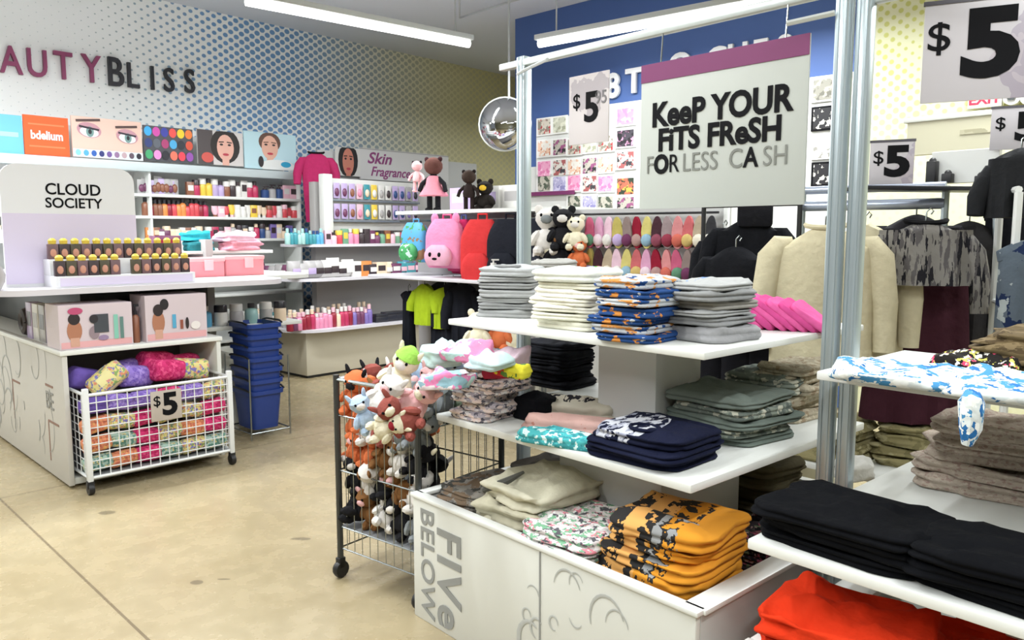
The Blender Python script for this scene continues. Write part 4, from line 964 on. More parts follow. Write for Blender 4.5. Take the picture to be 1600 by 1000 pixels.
# sketches on the side panel (it faces local -x)
bm = BM(); rnd = random.Random(9)
for cy, cz, r, a0, a1, th in [(rnd.uniform(.2, 1.9), rnd.uniform(.15, .75), rnd.uniform(.05, .16), rnd.uniform(0, 180), rnd.uniform(200, 360), rnd.uniform(.006, .014)) for _ in range(22)]:
    tube(bm, [(-.002, cy + r*math.cos(math.radians(a_)), cz + 1.3*r*math.sin(math.radians(a_))) for a_ in [a0+(a1-a0)*i/12 for i in range(13)]], th/2, 5)
for v in bm.verts: v.co.x = -.002 + (v.co.x+.002)*.1
build('panel_sketch', bm, mat('sketch_grey', '#a3a5a2'), sp)
bm = BM()
for cy, cz, ln, a in ((.30, .60, .16, 8), (.25, .37, .22, 6), (1.1, .52, .2, 6), (1.62, .62, .18, 5)):
    box(bm, (-.001, cy, cz), (.003, ln, .014), 0, M=None)
box(bm, (-.001, .36, .24), (.003, .014, .26)); box(bm, (-.001, 1.2, .38), (.003, .014, .28))
build('panel_lines', bm, mat('line_rust', '#8a6a5c', .6), sp)
text('panel_lettering', 'BE', .16, mat('sketch_dark', '#8d8d88', .6), sp, (-.003, .30, .50), (PI/2, 0, -PI/2), bold=.0, depth=.001)

# display card with its tray of small packs
t = thing('display_card', 'tall white and lilac display card with rounded top on the counter shelf', 'display stand', g1(-.18, .36, 1.22), G1.rz)
cw, chh = .77, .75
bm = BM(); prism(bm, [(0, 0), (cw, 0), (cw, chh-.09)] + [(cw-.1+.1*math.cos(a), chh-.09+.09*math.sin(a)) for a in [PI/2*i/6 for i in range(1, 7)]] + [(.1-.1*math.sin(a), chh-.09+.09*math.cos(a)) for a in [PI/2*i/6 for i in range(0, 7)]], -.01, .02); fixn(bm)
build('card', bm, mat('card_white', '#d9dadd', .45), t)
bm = BM(); slabbm(bm, 0, cw, -.0125, -.010, .02, .45, 0); build('lilac_band', bm, mat('card_lilac', '#cfc6dc', .5), t)
text('lettering', 'CLOUD', .098, INK, t, (cw*.52, -.012, .60), bold=.015, depth=.001, sx=.95)
text('lettering', 'SOCIETY', .088, INK, t, (cw*.52, -.012, .515), bold=.015, depth=.001, sx=.95)
TRY = thing('display_tray', 'white stepped tray in front of the display card', 'tray', g1(0, 0, 1.22), G1.rz)
bm = BM(); slabbm(bm, .02, .86, .08, .34, 0, .07); slabbm(bm, .02, .86, .20, .34, .07, .17); fixn(bm); build('tray', bm, mat('card_white', '#d9dadd'), TRY)
bm = BM(); slabbm(bm, .04, .84, .077, .081, .01, .06, 0); build('tray_label', bm, mat('card_lilac', '#cfc6dc'), TRY)
def mini(p, rz, c1, label):
    k = 'mini'
    if k not in GM:
        bm = BM(); box(bm, (0, 0, .036), (.05, .03, .072), .003); ball(bm, (0, -.014, .03), (.017, .008, .02), 8, 2); lathe(bm, [(0, .072), (.019, .072), (.021, .088), (.012, .098), (0, .1)], 10, mi=1)
        me = bpy.data.meshes.new('mini_pack'); fixn(bm); bm.to_mesh(me); bm.free(); me.polygons.foreach_set('use_smooth', [True]*len(me.polygons)); me.set_sharp_from_angle(angle=.6)
        for _ in range(3): me.materials.append(WHITE)
        GM[k] = me
    o = bpy.data.objects.new('mini_figure_pack', GM[k]); COL.objects.link(o); o.location = p; o.scale = (1.15, 1.1, 1.3); o.rotation_euler = (0, 0, rz)
    for i, c in enumerate((c1, mat('cap_gold', '#cfb548', .4), mat('blister_peach', '#c08a76', .4))): o.material_slots[i].link = 'OBJECT'; o.material_slots[i].material = c
    tag(o, label, 'small pack', 'small packs in the stepped tray')
cc = [mat('pack_brown', '#3c3034', .5), mat('pack_mauve', '#6c5358', .5), mat('pack_olive', '#4a4433', .5)]
for r, (y, z, n) in enumerate(((.115, .07, 13), (.235, .17, 13))):
    for i in range(n):
        if r == 0 and i == 6: continue
        mini(g1(.05+.063*i, y, 1.22+z), G1.rz, cc[(i*5+r) % 3], f'dark pack with yellow cap, {nth(i, n)} in the tray\'s {["front", "back"][r]} row')
# loose pouches at the left end of the shelf
for i in range(5):
    prod('pouch', g1(-.27, .16+.16*i, 1.22), G1.rz-PI/2, .14, .15, ['#a9a6a6', '#dcdad6'][i % 2], '#8b5a44', f'grey pouch, {nth(i, 5)} at the left end of the counter shelf', 'pouches at the counter shelf end')
# gift boxes on the lower shelf
def gift(x, w, h, label, seed):
    t = thing('gift_box', label, 'box', g1(x+w/2, .02, .85), G1.rz, 'gift boxes on the counter')
    bm = BM(); slabbm(bm, -w/2, w/2, 0, .26, 0, h); build('carton', bm, mat('gift_pinkgrey', '#cdbfc5', .45), t, smooth=False)
    sh = [('r', .5, .1, .96, .14, '#d9a3a6'), ('e', .2, .42, .2, .5, '#a87258'), ('e', .2, .68, .16, .26, '#2a2022'), ('r', .2, .16, .12, .2, '#c79a86')]
    if seed == 0: sh += [('e', .22, .86, .2, .16, '#b3486f'), ('e', .46, .35, .14, .3, '#8d7c84'), ('r', .56, .55, .2, .42, '#3f434a'), ('e', .46, .66, .12, .2, '#26242a'), ('r', .76, .45, .06, .56, '#7fbcaa'), ('r', .84, .42, .05, .5, '#5d7f7a'), ('e', .58, .22, .14, .12, '#8f7a9a')]
    else: sh += [('e', .30, .8, .14, .24, '#1f1b1f'), ('r', .45, .42, .06, .3, '#4f9fc4'), ('r', .57, .34, .05, .2, '#8a4a3a'), ('e', .66, .36, .06, .26, '#2a2022'), ('e', .8, .3, .16, .18, '#e2dcda')]
    draw(t, w, h, sh, -.001, 'printed_face')
    return t
gift(.0, .42, .27, 'white and pink gift box with a printed girl, left on the counter', 0)
gift(.50, .40, .30, 'white and pink gift box with a printed girl, right on the counter', 1)
prod('pump', g1(.46, .08, .85), G1.rz, .045, .25, '#8b5a44', '#2a2a30', 'brown pump bottle standing between the two gift boxes', 'bottles between the gift boxes')
tk = thing('hair_accessory_ring', 'black ring with a white centre on the counter shelf at the left', 'ring', g1(.05, .95, .95), G1.rz-PI/2)
bm = BM(); n = 20; tube(bm, [(.06*math.cos(2*PI*i/n), 0, .06*math.sin(2*PI*i/n)) for i in range(n+1)], .035, 8, cap=False); build('ring', bm, mat('ring_black', '#3a3338', .6), tk)
bm = BM(); ball(bm, (0, -.0, 0), (.035, .02, .035), 12); build('centre', bm, WHITE, tk)
for i in range(4):
    prod('carton', g1(.07, .36+.15*i, .85), G1.rz-PI/2, .13, .24, ['#b9a6cf', '#a9a6a6', '#dcdad6', '#b9a6cf'][i], ['#a9a6a6', '#3a2f33'][i % 2], f'narrow lilac grey box, {nth(3-i, 4)} along the counter side', 'boxes along the counter side')

# second counter section behind, with shelf at the same height
GB = thing('display_counter', 'grey counter section with pink baskets, behind the navy shopping baskets', 'counter', (G1.o.x, G1.o.y, 0), G1.rz)
bm = BM(); slabbm(bm, 1.0, 1.72, .7, 3.2, .0, .5); build('base', bm, OFFW, GB)
bm = BM(); slabbm(bm, 1.3, 1.36, .9, 3.2, .5, 1.5); build('core_panel', bm, GREYP, GB)
bm = BM(); slabbm(bm, .99, 1.95, .60, 3.2, .81, .84); build('shelf', bm, WHITE, GB)
bm = BM(); prism(bm, rrect(1.56, 2.05, .5, 3.2, .2, (0, 1, 0, 0)), 1.19, .03, plane='xy'); fixn(bm); build('shelf', bm, WHITE, GB)
bm = BM(); slabbm(bm, .95, 1.9, .95, 3.2, 1.385, 1.41); build('shelf', bm, WHITE, GB)
bm = BM(); slabbm(bm, .97, 1.0, 1.0, 3.2, 1.22, 1.39); build('bracket', bm, OFFW, GB)
def woven_basket(p, rz, w, d, h, label):
    t = thing('storage_basket', label, 'basket', p, rz, 'pink baskets')
    pk_ = mat('basket_pink', '#d9858c', .6); pl_ = mat('basket_pale_pink', '#e0a4a6', .6)
    bm = BM(); 
    for c, s in (((0, -d/2, h/2), (w, .012, h)), ((0, d/2, h/2), (w, .012, h)), ((-w/2, 0, h/2), (.012, d, h)), ((w/2, 0, h/2), (.012, d, h)), ((0, 0, .006), (w, d, .012))): box(bm, c, s, .003)
    build('basket_body', bm, pk_, t)
    bm = BM(); 
    for c, s in (((0, -d/2, h), (w+.02, .026, .03)), ((0, d/2, h), (w+.02, .026, .03)), ((-w/2, 0, h), (.026, d, .03)), ((w/2, 0, h), (.026, d, .03))): box(bm, c, s, .006)
    build('rim', bm, pl_, t)
    bm = BM(); box(bm, (w*.1, -d/2-.012, h-.04), (.07, .012, .08), .003); build('tag', bm, mat('tag_pink', '#ecb0b4', .5), t)
woven_basket(g1(1.17, .74, 1.22), G1.rz, .30, .2, .13, 'pink woven storage basket at the left, on the counter shelf')
woven_basket(g1(1.50, .76, 1.22), G1.rz, .31, .2, .14, 'pink woven storage basket at the right, on the counter shelf')
prod('carton', g1(1.05, 1.05, 1.41), G1.rz, .2, .12, '#6c3a5a', '#8c2034', 'plum coloured box stacked above the left pink basket', 'boxes above the pink baskets')
p = g1(1.32, 1.08, 1.41); stack('folded_towel', ['dark teal rolled towel', 'bright teal rolled towel'], 'above the pink baskets', 'towel', p.x, p.y, 1.41, G1.rz, .22, .16, [.07, .07], [cloth('#2f7880'), cloth('#35b3c4')], 'teal towels', 201, .02, .02)
p = g1(1.62, 1.06, 1.41); stack('folded_towel', ['pale pink fluffy towel', 'pink and white fluffy towel'], 'beside the teal towels', 'towel', p.x, p.y, 1.41, G1.rz+.2, .32, .2, [.07, .06], [cloth('#d798a6'), cloth('#dcbccb')], 'pink towels', 203, .03, .03)
for i in range(7):
    c = ['#2f4a7c', '#5aa3c9', '#dcdad6', '#a9a6a6', '#9fc7c3', '#a9a6a6', '#e3cdb2'][i]
    prod(['jar', 'bottle', 'jar'][i % 3], g1(1.05+.125*i, .68, .84), G1.rz, .1, .16, c, ['#2a2a30', '#dcdad6'][i % 2], f'{CN[c]} jar, {nth(i, 7)} under the pink baskets', 'jars under the pink baskets')
bm = BM(); box(bm, (0, 0, .01), (.24, .1, .02), .004); tag(build('green_tray', bm, plast('#7fd49a'), loc=g1(.78, .98, 1.22)+Vector((0, 0, .16)), rz=G1.rz), 'bright green flat tray beside the small packs', 'tray') if False else None

# ---- stacked navy shopping baskets with wire stand
for i in range(7):
    zb = .06 + .085*i if i < 6 else .06+.085*i
    t = thing('shopping_basket', f'navy shopping basket, {level(i, 7)} of the stack beside the counter', 'basket', P(388, 684, 0)+Vector((.03, .16, zb)), G1.rz, 'stacked shopping baskets')
    bm = BM(); hh = .30
    def rr(s, z, o=0): return [(x*s, y*s, z) for x, y in rrect(-.13-o, .13+o, -.17-o, .17+o, .05, n=4)]
    loft(bm, [rr(.82, 0), rr(1, hh), rr(1.09, hh), rr(1.09, hh-.03), rr(1.03, hh-.03)], cap=False)
    f = bm.faces.new([bm.verts.new(p_) for p_ in rr(.82, .002)]); build('basket_body', bm, mat('navy_plastic', '#203a80', .35), t)
    bm = BM()
    for s in (-1, 1): tube(bm, [(s*.142, -.15, hh), (s*.15, -.1, hh+.012), (s*.15, .1, hh+.012), (s*.142, .15, hh)], .008, 6)
    build('handle', bm, mat('handle_black', '#16181f', .4), t)
t = thing('basket_stand', 'thin chrome wire stand under the navy shopping baskets', 'stand', P(388, 684, 0)+Vector((.03, .16, 0)), G1.rz)
bm = BM()
for sx_ in (-.16, .16):
    for sy in (-.2, .2): tube(bm, [(sx_, sy, 0), (sx_, sy, .62)], .006, 6)
build('leg_wires', bm, CHROME, t)
bm = BM(); tube(bm, [(-.16, -.2, .05), (.16, -.2, .05), (.16, .2, .05), (-.16, .2, .05), (-.16, -.2, .05)], .006, 6); build('base_wire', bm, CHROME, t)

# ---- white wire bin on castors
WBX0, WBX1, WBY0, WBY1 = .06, .94, -.19, .50
t = thing('wire_bin', 'white wire grid bin on black castors, in front of the counter', 'bin', (G1.o.x, G1.o.y, 0), G1.rz)
def grid(bm, a, b, z0, z1, nx, nz, r=.0035):
    a = Vector(a); b = Vector(b)
    for i in range(nx+1):
        p_ = a.lerp(b, i/nx); tube(bm, [(p_.x, p_.y, z0), (p_.x, p_.y, z1)], r, 4)
    for i in range(nz+1):
        z = z0+(z1-z0)*i/nz; tube(bm, [(a.x, a.y, z), (b.x, b.y, z)], r, 4)
Z0, Z1 = .10, .64
bm = BM(); grid(bm, (WBX0, WBY0, 0), (WBX1, WBY0, 0), Z0, Z1-.04, 15, 10); build('front_grid', bm, WIREW, t)
bm = BM(); grid(bm, (WBX0, WBY0, 0), (WBX0, WBY1, 0), Z0, Z1-.04, 9, 10); build('side_grid', bm, WIREW, t)
bm = BM(); grid(bm, (WBX1, WBY0, 0), (WBX1, WBY1, 0), Z0, Z1-.04, 9, 10); build('side_grid', bm, WIREW, t)
bm = BM(); slabbm(bm, WBX0, WBX1, WBY0, WBY1, Z0-.012, Z0-.002); build('floor_plate', bm, mat('wire_floor', '#7c7e80'), t)
for (x, y) in ((WBX0, WBY0), (WBX1, WBY0), (WBX0, WBY1), (WBX1, WBY1)):
    bm = BM(); slabbm(bm, x-.016, x+.016, y-.016, y+.016, .08, Z1, .004); p_ = build('corner_post', bm, WIREW, t)
    bm = BM(); lathe(bm, [(0, -.015), (.034, -.015), (.036, 0), (.034, .015), (0, .015)], 14, (x, y, .036), M=rot('Y', 90)); box(bm, (x, y, .062), (.04, .03, .05), .004); build('castor', bm, BLACK, p_)
bm = BM()
for a, b_ in (((WBX0, WBY0), (WBX1, WBY0)), ((WBX0, WBY0), (WBX0, WBY1)), ((WBX1, WBY0), (WBX1, WBY1))):
    tube(bm, [(*a, Z1-.04), (*b_, Z1-.04)], .010, 6); tube(bm, [(*a, Z0), (*b_, Z0)], .010, 6)
build('rim', bm, WIREW, t)
c = g1(.52, WBY0-.012, .475)
t = thing('price_sign', 'square grey $5 sign on the front of the white wire bin', 'sign', c, G1.rz)
bm = BM(); box(bm, (0, 0, 0), (.19, .006, .19), .001); build('card', bm, mat('card_taupe', '#b1a79e', .5), t)
text('lettering', '5', .19, INK, t, (.022, -.004, 0), bold=.04, depth=.001, sx=1.05); text('lettering', '$', .09, INK, t, (-.058, -.004, .03), bold=.006, depth=.001)
# soft bundles in the bin
fp = [printed('fleece_violet', '#8f78c6', ['#7660b4', '#a791d6'], 30, .55), printed('fleece_pink', '#c9386f', ['#b32a5c', '#dd5585'], 30, .55), printed('fleece_yellow', '#d9cc8a', ['#d88f70', '#8aa86a', '#7b78b5'], 22, .57),
      printed('fleece_orange', '#dd8f6c', ['#e0b06a', '#c4705a'], 24, .56), printed('fleece_mint', '#9fb9ae', ['#d7c78a', '#5f8a80'], 24, .56), cloth('#6b57a6')]
fn = ['violet', 'hot pink', 'yellow patterned', 'orange patterned', 'mint patterned', 'deep violet']
def bundle(p, rz, c, label, s=1.0, tilt=0, band=False):
    if 'bundle' not in GM:
        bm = BM(); rings = []; K = 18
        for q, (x, r) in enumerate(((-1, .45), (-.97, .8), (-.8, .97), (-.3, 1.02), (.3, 1.0), (.8, .98), (.97, .8), (1, .45))):
            rings.append([(x*.105, r*.062*math.copysign(abs(math.cos(2*PI*k/K))**.7, math.cos(2*PI*k/K)), r*.062*math.copysign(abs(math.sin(2*PI*k/K))**.7, math.sin(2*PI*k/K)) + .006*noise.noise(Vector((x*2, k*.5, 1)))) for k in range(K)])
        loft(bm, rings); fixn(bm); me = bpy.data.meshes.new('rolled_blanket'); bm.to_mesh(me); bm.free(); me.polygons.foreach_set('use_smooth', [True]*len(me.polygons)); me.materials.append(WHITE); GM['bundle'] = me
    o = bpy.data.objects.new('rolled_blanket', GM['bundle']); COL.objects.link(o); o.location = p; o.rotation_euler = (tilt*.4, tilt, rz); o.scale = (s, s, s)
    o.material_slots[0].link = 'OBJECT'; o.material_slots[0].material = fp[c]; tag(o, label, 'blanket', 'rolled blankets in the white wire bin')
    if band:
        bm = BM(); lathe(bm, [(.064, -.045), (.067, -.045), (.067, .045), (.064, .045)], 18, M=rot('Y', 90)); build('paper_band', bm, printed('band_paper', '#e4db9e', ['#6b86c2', '#d58a8a'], 25, .62, rough=.5), o)
grd = [[4, 3, 1, 4, 2, 4], [3, 4, 1, 2, 3, 1], [3, 2, 1, 2, 2, 1], [5, 0, 0, 1, 0, 2]]
rnd = random.Random(4)
for r in range(4):
    for i in range(6):
        z = .16 + .118*r; x = .14 + .145*i
        bundle(g1(x, -.08, z), G1.rz + PI/2*0 + rnd.uniform(-.2, .2), grd[r][i], f'{fn[grd[r][i]]} rolled blanket, {nth(i, 6)} in the {["bottom", "second", "third", "fourth"][r]} row of the wire bin', .78, rnd.uniform(-.2, .2))
for i, (x, y, z, c, tl_, lab, bd) in enumerate(((.17, .15, .64, 5, .3, 'deep violet rolled blanket at the back left of the wire bin', False), (.24, -.02, .655, 2, -.7, 'yellow rolled blanket with paper band, tilted over the bin rim', True),
     (.42, .05, .64, 0, .15, 'violet rolled blanket heaped behind the price sign', False), (.40, .18, .66, 0, -.1, 'violet rolled blanket at the back of the heap', False), (.62, .02, .66, 1, .1, 'hot pink rolled blanket on top of the heap', False),
     (.60, .16, .70, 1, .12, 'hot pink rolled blanket, highest of the heap', False), (.78, .04, .645, 2, .1, 'pale patterned rolled blanket at the right of the heap', False), (.78, .18, .66, 1, 0, 'hot pink rolled blanket behind the pale patterned one', False))):
    bundle(g1(x, y, z), G1.rz + (.3 if c != 2 else -.3), c, lab, 1.1, tl_, bd)

# ================================================================== CHROME WIRE BIN OF PLUSH TOYS
F2 = Frame(-.775, 3.42, -38.0)
bw, bd, bh = .50, .54, .93
t = thing('wire_bin', 'chrome wire bin on castors filled with plush toys', 'bin', (F2.o.x, F2.o.y, 0), F2.rz)
for (x, y) in ((0, 0), (bw, 0), (0, bd), (bw, bd)):
    bm = BM(); tube(bm, [(x, y, .08), (x, y, bh)], .014, 8); p_ = build('corner_post', bm, mat('post_grey', '#4c4f50', .35, .7), t)
    bm = BM(); lathe(bm, [(0, -.015), (.036, -.015), (.04, 0), (.036, .015), (0, .015)], 14, (x, y, .04), M=rot('Y', 90)); box(bm, (x, y, .07), (.03, .036, .05), .004); build('castor', bm, BLACK, p_)
for nm, a, b_ in (('front_grid', (0, 0, 0), (bw, 0, 0)), ('side_grid', (0, 0, 0), (0, bd, 0)), ('side_grid', (bw, 0, 0), (bw, bd, 0)), ('back_grid', (0, bd, 0), (bw, bd, 0))):
    bm = BM(); n = 10
    for i in range(1, n):
        p_ = Vector(a).lerp(Vector(b_), i/n); tube(bm, [(p_.x, p_.y, .14), (p_.x, p_.y, bh-.02)], .0025, 4)
    for z in (.14, .24, .5, .75): tube(bm, [(a[0], a[1], z), (b_[0], b_[1], z)], .004, 5)
    tube(bm, [(a[0], a[1], bh-.02), (b_[0], b_[1], bh-.02)], .009, 6)
    build(nm, bm, CHROME, t)
bm = BM(); slabbm(bm, 0, bw, 0, bd, .235, .245); build('floor_plate', bm, mat('wire_floor', '#7c7e80'), t)

def plush(p, rz, s, body, face, label, ears='round', spots=None, group='plush toys in the chrome bin', tilt=(0, 0), eyes=True, beak=None):
    t = thing('plush_toy', label, 'plush toy', p, rz, group); t.rotation_euler = (tilt[0], tilt[1], rz); t.scale = (s, s, s)
    bm = BM(); lathe(bm, [(0, -.085), (.045, -.08), (.075, -.05), (.08, -.01), (.06, .035), (.035, .05), (.055, .07), (.072, .10), (.068, .135), (.04, .16), (0, .168)], 16)
    ball(bm, (-.07, -.03, -.0), (.026, .04, .05), 8, M=rot('Y', 30)); ball(bm, (.07, -.03, -.0), (.026, .04, .05), 8, M=rot('Y', -30))
    ball(bm, (-.045, -.06, -.07), (.032, .055, .03), 8); ball(bm, (.045, -.06, -.07), (.032, .055, .03), 8)
    build('body', bm, body, t)
    for sx_ in (-1, 1):
        bm = BM(); ball(bm, (sx_*.052, 0, .16), (.026, .012, .028) if ears == 'round' else (.016, .012, .05), 8, M=rot('Y', sx_*18)); build('ear', bm, spots or body, t)
    bm = BM(); ball(bm, (0, -.062, .105), (.034, .02, .026), 8); build('muzzle', bm, beak or face, t)
    if eyes:
        for sx_ in (-1, 1):
            bm = BM(); ball(bm, (sx_*.028, -.062, .128), (.009, .006, .010), 6); build('eye', bm, INK, t)
    return t
fur = {'orange': cloth('#cc6f45'), 'red brown': cloth('#8a4a42'), 'white': cloth('#d6d2cd'), 'pale pink': cloth('#dfb0b2'), 'black': cloth('#1f1f22'), 'brown': cloth('#7a5533'), 'grey': cloth('#7f8486'), 'pale blue': cloth('#a9bdd3'), 'dark red': cloth('#8d2630'),
       'mint': cloth('#b4cdb4'), 'lime green': cloth('#96c958'), 'cream': cloth('#ddd6bd')}
def f2(x, y, z): return F2.w(x, y, z)
pt = [ # x, y, z, fur, face, scale
 ('orange', 'cream', .08, .07, .73), ('orange', 'pale pink', .20, .06, .75), ('red brown', 'cream', .33, .07, .76), ('red brown', 'dark red', .46, .08, .80), ('pale pink', 'white', .08, .22, .80),
 ('orange', 'white', .07, .07, .60), ('white', 'pale pink', .18, .05, .62), ('red brown', 'orange', .30, .07, .62), ('grey', 'white', .44, .07, .66), ('orange', 'brown', .10, .06, .50), ('dark red', 'orange', .24, .07, .50),
 ('white', 'brown', .36, .05, .53), ('black', 'white', .48, .07, .53), ('black', 'brown', .08, .07, .40), ('white', 'black', .20, .06, .40), ('brown', 'black', .32, .06, .40), ('black', 'white', .45, .06, .40),
 ('grey', 'white', .30, .24, .84), ('pale pink', 'cream', .20, .30, .88), ('mint', 'white', .42, .28, .86), ('cream', 'white', .30, .44, .90), ('grey', 'cream', .12, .42, .82), ('pale blue', 'white', .13, .14, .86),
 ('black', 'white', .05, .3, .5), ('orange', 'cream', .05, .3, .66), ('brown', 'cream', .05, .45, .56)]
rnd = random.Random(8)
cells = []
lvls = [(.33, 'lowest', ['black', 'brown', 'white', 'black', 'grey']), (.46, 'second', ['black', 'white', 'black', 'brown', 'white']), (.59, 'third', ['orange', 'orange', 'brown', 'white', 'black']), (.71, 'fourth', ['orange', 'white', 'red brown', 'grey', 'grey']), (.83, 'fifth', ['orange', 'orange', 'red brown', 'red brown', 'grey'])]
fc = ['cream', 'white', 'pale pink', 'brown', 'black']
for li, (z, nm_, cs) in enumerate(lvls):
    for i in range(5):
        a = cs[i]; b_ = fc[(i*2+li) % 5]; b_ = 'cream' if b_ == a else b_
        plush(f2(.06+.096*i, .065, z), F2.rz + rnd.uniform(-.8, .8), rnd.uniform(.62, .76), fur[a], fur[b_], f'{a} plush toy, {nth(i, 5)} in the {nm_} layer at the bin front', ears=rnd.choice(['round', 'long']), spots=fur[b_], tilt=(rnd.uniform(-.5, .5), rnd.uniform(-.9, .9)))
        if i < 4:
            a = cs[(i+2) % 5]; plush(f2(.06, .17+.115*i, z+.02), F2.rz - PI/2 + rnd.uniform(-.8, .8), rnd.uniform(.62, .76), fur[a], fur['cream'], f'{a} plush toy, {nth(3-i, 4)} in the {nm_} layer at the bin side', ears=rnd.choice(['round', 'long']), spots=fur[b_], tilt=(rnd.uniform(-.5, .5), rnd.uniform(-.9, .9)))
k_ = 0
for x in (.17, .30, .43):
    for y in (.2, .34, .47):
        a = ['grey', 'pale blue', 'mint', 'grey', 'cream', 'pale pink', 'grey', 'mint', 'red brown'][k_]; k_ += 1
        plush(f2(x, y, .84), rnd.uniform(-1.5, 1.5), rnd.uniform(.7, .85), fur[a], fur['white'], f'{a} plush toy in the top layer of the chrome bin, ' + ['left', 'middle', 'right'][int((x-.1)/.13)] + ' column, ' + {.2: 'front', .34: 'centre', .47: 'back'}[y], ears='long', spots=fur[a], tilt=(rnd.uniform(-.6, .6), rnd.uniform(-.9, .9)))
# big pale toys spilling above the rim
for i, (px, py, z, a, b_, s, tw, lab) in enumerate(((622, 592, 1.0, 'cream', 'white', .72, .5, 'cream plush toy with lime hat, highest on the chrome bin'), (600, 626, .95, 'white', 'pale pink', .66, .6, 'white plush toy leaning left below the one with lime hat'),
      (572, 652, .92, 'pale blue', 'white', .5, -.4, 'small pale blue plush toy on the left of the heap'), (650, 628, .94, 'pale pink', 'cream', .66, .9, 'pale pink plush toy lying at the right of the heap'),
      (632, 655, .93, 'red brown', 'cream', .6, -.9, 'red brown plush toy lying below the pale pink one'), (668, 605, .96, 'pale pink', 'white', .5, .2, 'small pale pink plush toy nearest the table corner'),
      (604, 668, .90, 'cream', 'dark red', .5, 1.2, 'cream plush toy with dark red muzzle on the heap front'), (690, 590, .98, 'pale blue', 'white', .6, 1.1, 'pale blue plush toy lying beside the pastel pyjamas'))):
    q = P(px, py, z); o = plush((q.x, q.y, z), rnd.uniform(-.6, .3), s, fur[a], fur[b_], lab, ears='long', spots=fur[a], tilt=(.1, tw))
    if i == 0:
        bm = BM(); lathe(bm, [(.066, .13), (.07, .14), (.05, .175), (.02, .2), (0, .205)], 14); build('hat', bm, fur['lime green'], o)
# ================================================================== BACKPACK FIXTURE
def g3(x, y, z): return G3.w(x, y, z)
BK = thing('display_gondola', 'white topped gondola hung with backpacks behind the clothing table', 'gondola', (G3.o.x, G3.o.y, 0), G3.rz)
bm = BM(); slabbm(bm, -.1, 1.9, .30, .36, .02, 1.72); build('back_panel', bm, mat('panel_midgrey', '#9f9d9f', .5), BK)
bm = BM(); prism(bm, rrect(-.12, 1.95, -.02, .62, .15, (1, 0, 0, 1)), 1.715, .03, plane='xy'); fixn(bm); build('shelf', bm, WHITE, BK)
bm = BM(); slabbm(bm, -.1, 1.9, .0, .6, .02, .16); build('base', bm, DARKM, BK)
bm = BM(); tube(bm, [(-.05, .06, 1.66), (1.9, .06, 1.66)], .012, 8); build('hang_rail', bm, CHROME, BK)
bm = BM(); tube(bm, [(-.05, .10, 1.13), (1.9, .10, 1.13)], .012, 8); build('hang_rail', bm, CHROME, BK)
bm = BM(); slabbm(bm, -.1, 1.9, -.28, .30, 1.16, 1.185); build('shelf', bm, mat('shelf_lilac_white', '#cfccd2'), BK)
def backpack(x, y, z, s, m, mp, label, ms=None, rz=0, ears=None, deco=None):
    t = thing('backpack', label, 'backpack', g3(x, y, z), G3.rz+rz, 'backpacks on the rail'); t.scale = s
    bm = BM(); rings = []; K = 24
    for q in range(13):
        u = q/12; z_ = .36*u; f = 1 if u < .6 else math.cos((u-.6)/.4*1.2)**.6
        f *= .9+.1*min(1, u*6); dd = .075*(1-.3*u)*(min(1, u*7+.5))
        rings.append([(.135*f*math.copysign(abs(math.cos(a))**.6, math.cos(a)), dd*f*math.copysign(abs(math.sin(a))**.7, math.sin(a)), z_) for a in [2*PI*k/K for k in range(K)]])
    loft(bm, rings); fixn(bm); build('body', bm, m, t)
    bm = BM(); rings = []
    for q in range(7):
        u = q/6; f = math.sin(PI*min(.97, max(.12, u*.8+.15)))**.4
        rings.append([(.10*f*math.copysign(abs(math.cos(a))**.5, math.cos(a)), -.075 + .04*f*math.sin(a), .02+.15*u) for a in [2*PI*k/K for k in range(K)]])
    loft(bm, rings); fixn(bm); build('front_pocket', bm, mp, t)
    for sx_ in (-1, 1):
        bm = BM(); tube(bm, [(sx_*.06, .05, .33), (sx_*.10, .075, .25), (sx_*.12, .07, .1), (sx_*.11, .04, .02)], .014, 6); build('strap', bm, ms or mp, t)
    bm = BM(); tube(bm, [(-.03, .02, .345), (-.03, .02, .39), (.03, .02, .39), (.03, .02, .345)], .007, 6); build('handle', bm, ms or mp, t)
    if ears:
        for sx_ in (-1, 1):
            bm = BM(); ball(bm, (sx_*.08, 0, .36), (.03, .015, .045), 8); build('ear', bm, ears, t)
    if deco:
        bm = BM()
        for sx_ in (-1, 1): ball(bm, (sx_*.035, -.112, .10), (.014, .006, .018), 8)
        ball(bm, (0, -.114, .07), (.02, .006, .01), 8)
        build('face_print', bm, deco, t)
    return t
blu = printed('bag_blue', '#4f9fce', ['#3f8f4f', '#4f9fce', '#8a6a4a'], 9, .58, rough=.6); pkb = cloth('#e08ab0'); redb = cloth('#c8383a'); dkb = cloth('#1d1f27')
def bpx(px, s, *a_, y=-.08, zt=1.70, **k_):
    return backpack(G3.hit(px, 380, y)[0], y, zt-.39*s[2], s, *a_, **k_)
bpx(648, (1.15, 1, .95), blu, printed('bag_green', '#3f9a5a', ['#bfe0d0', '#2f7a3f'], 14, .58, rough=.6), 'bright blue backpack with green print, leftmost on the rail', plast('#5aa3c9'), zt=1.67)
bpx(696, (1.45, 1.2, 1.12), pkb, cloth('#dca6bd'), 'pale pink backpack with a small face, between the blue and red ones', plast('#d0447a'), .1, pkb, INK, y=-.14)
bpx(722, (1.1, 1, 1.25), cloth('#b02a5a'), cloth('#c24a78'), 'magenta backpack partly behind the pink one', cloth('#6a86c8'), -.2, y=-.0)
bpx(752, (1.35, 1.1, 1.4), redb, redb, 'red backpack right of the pink one', redb, .25, y=-.10)
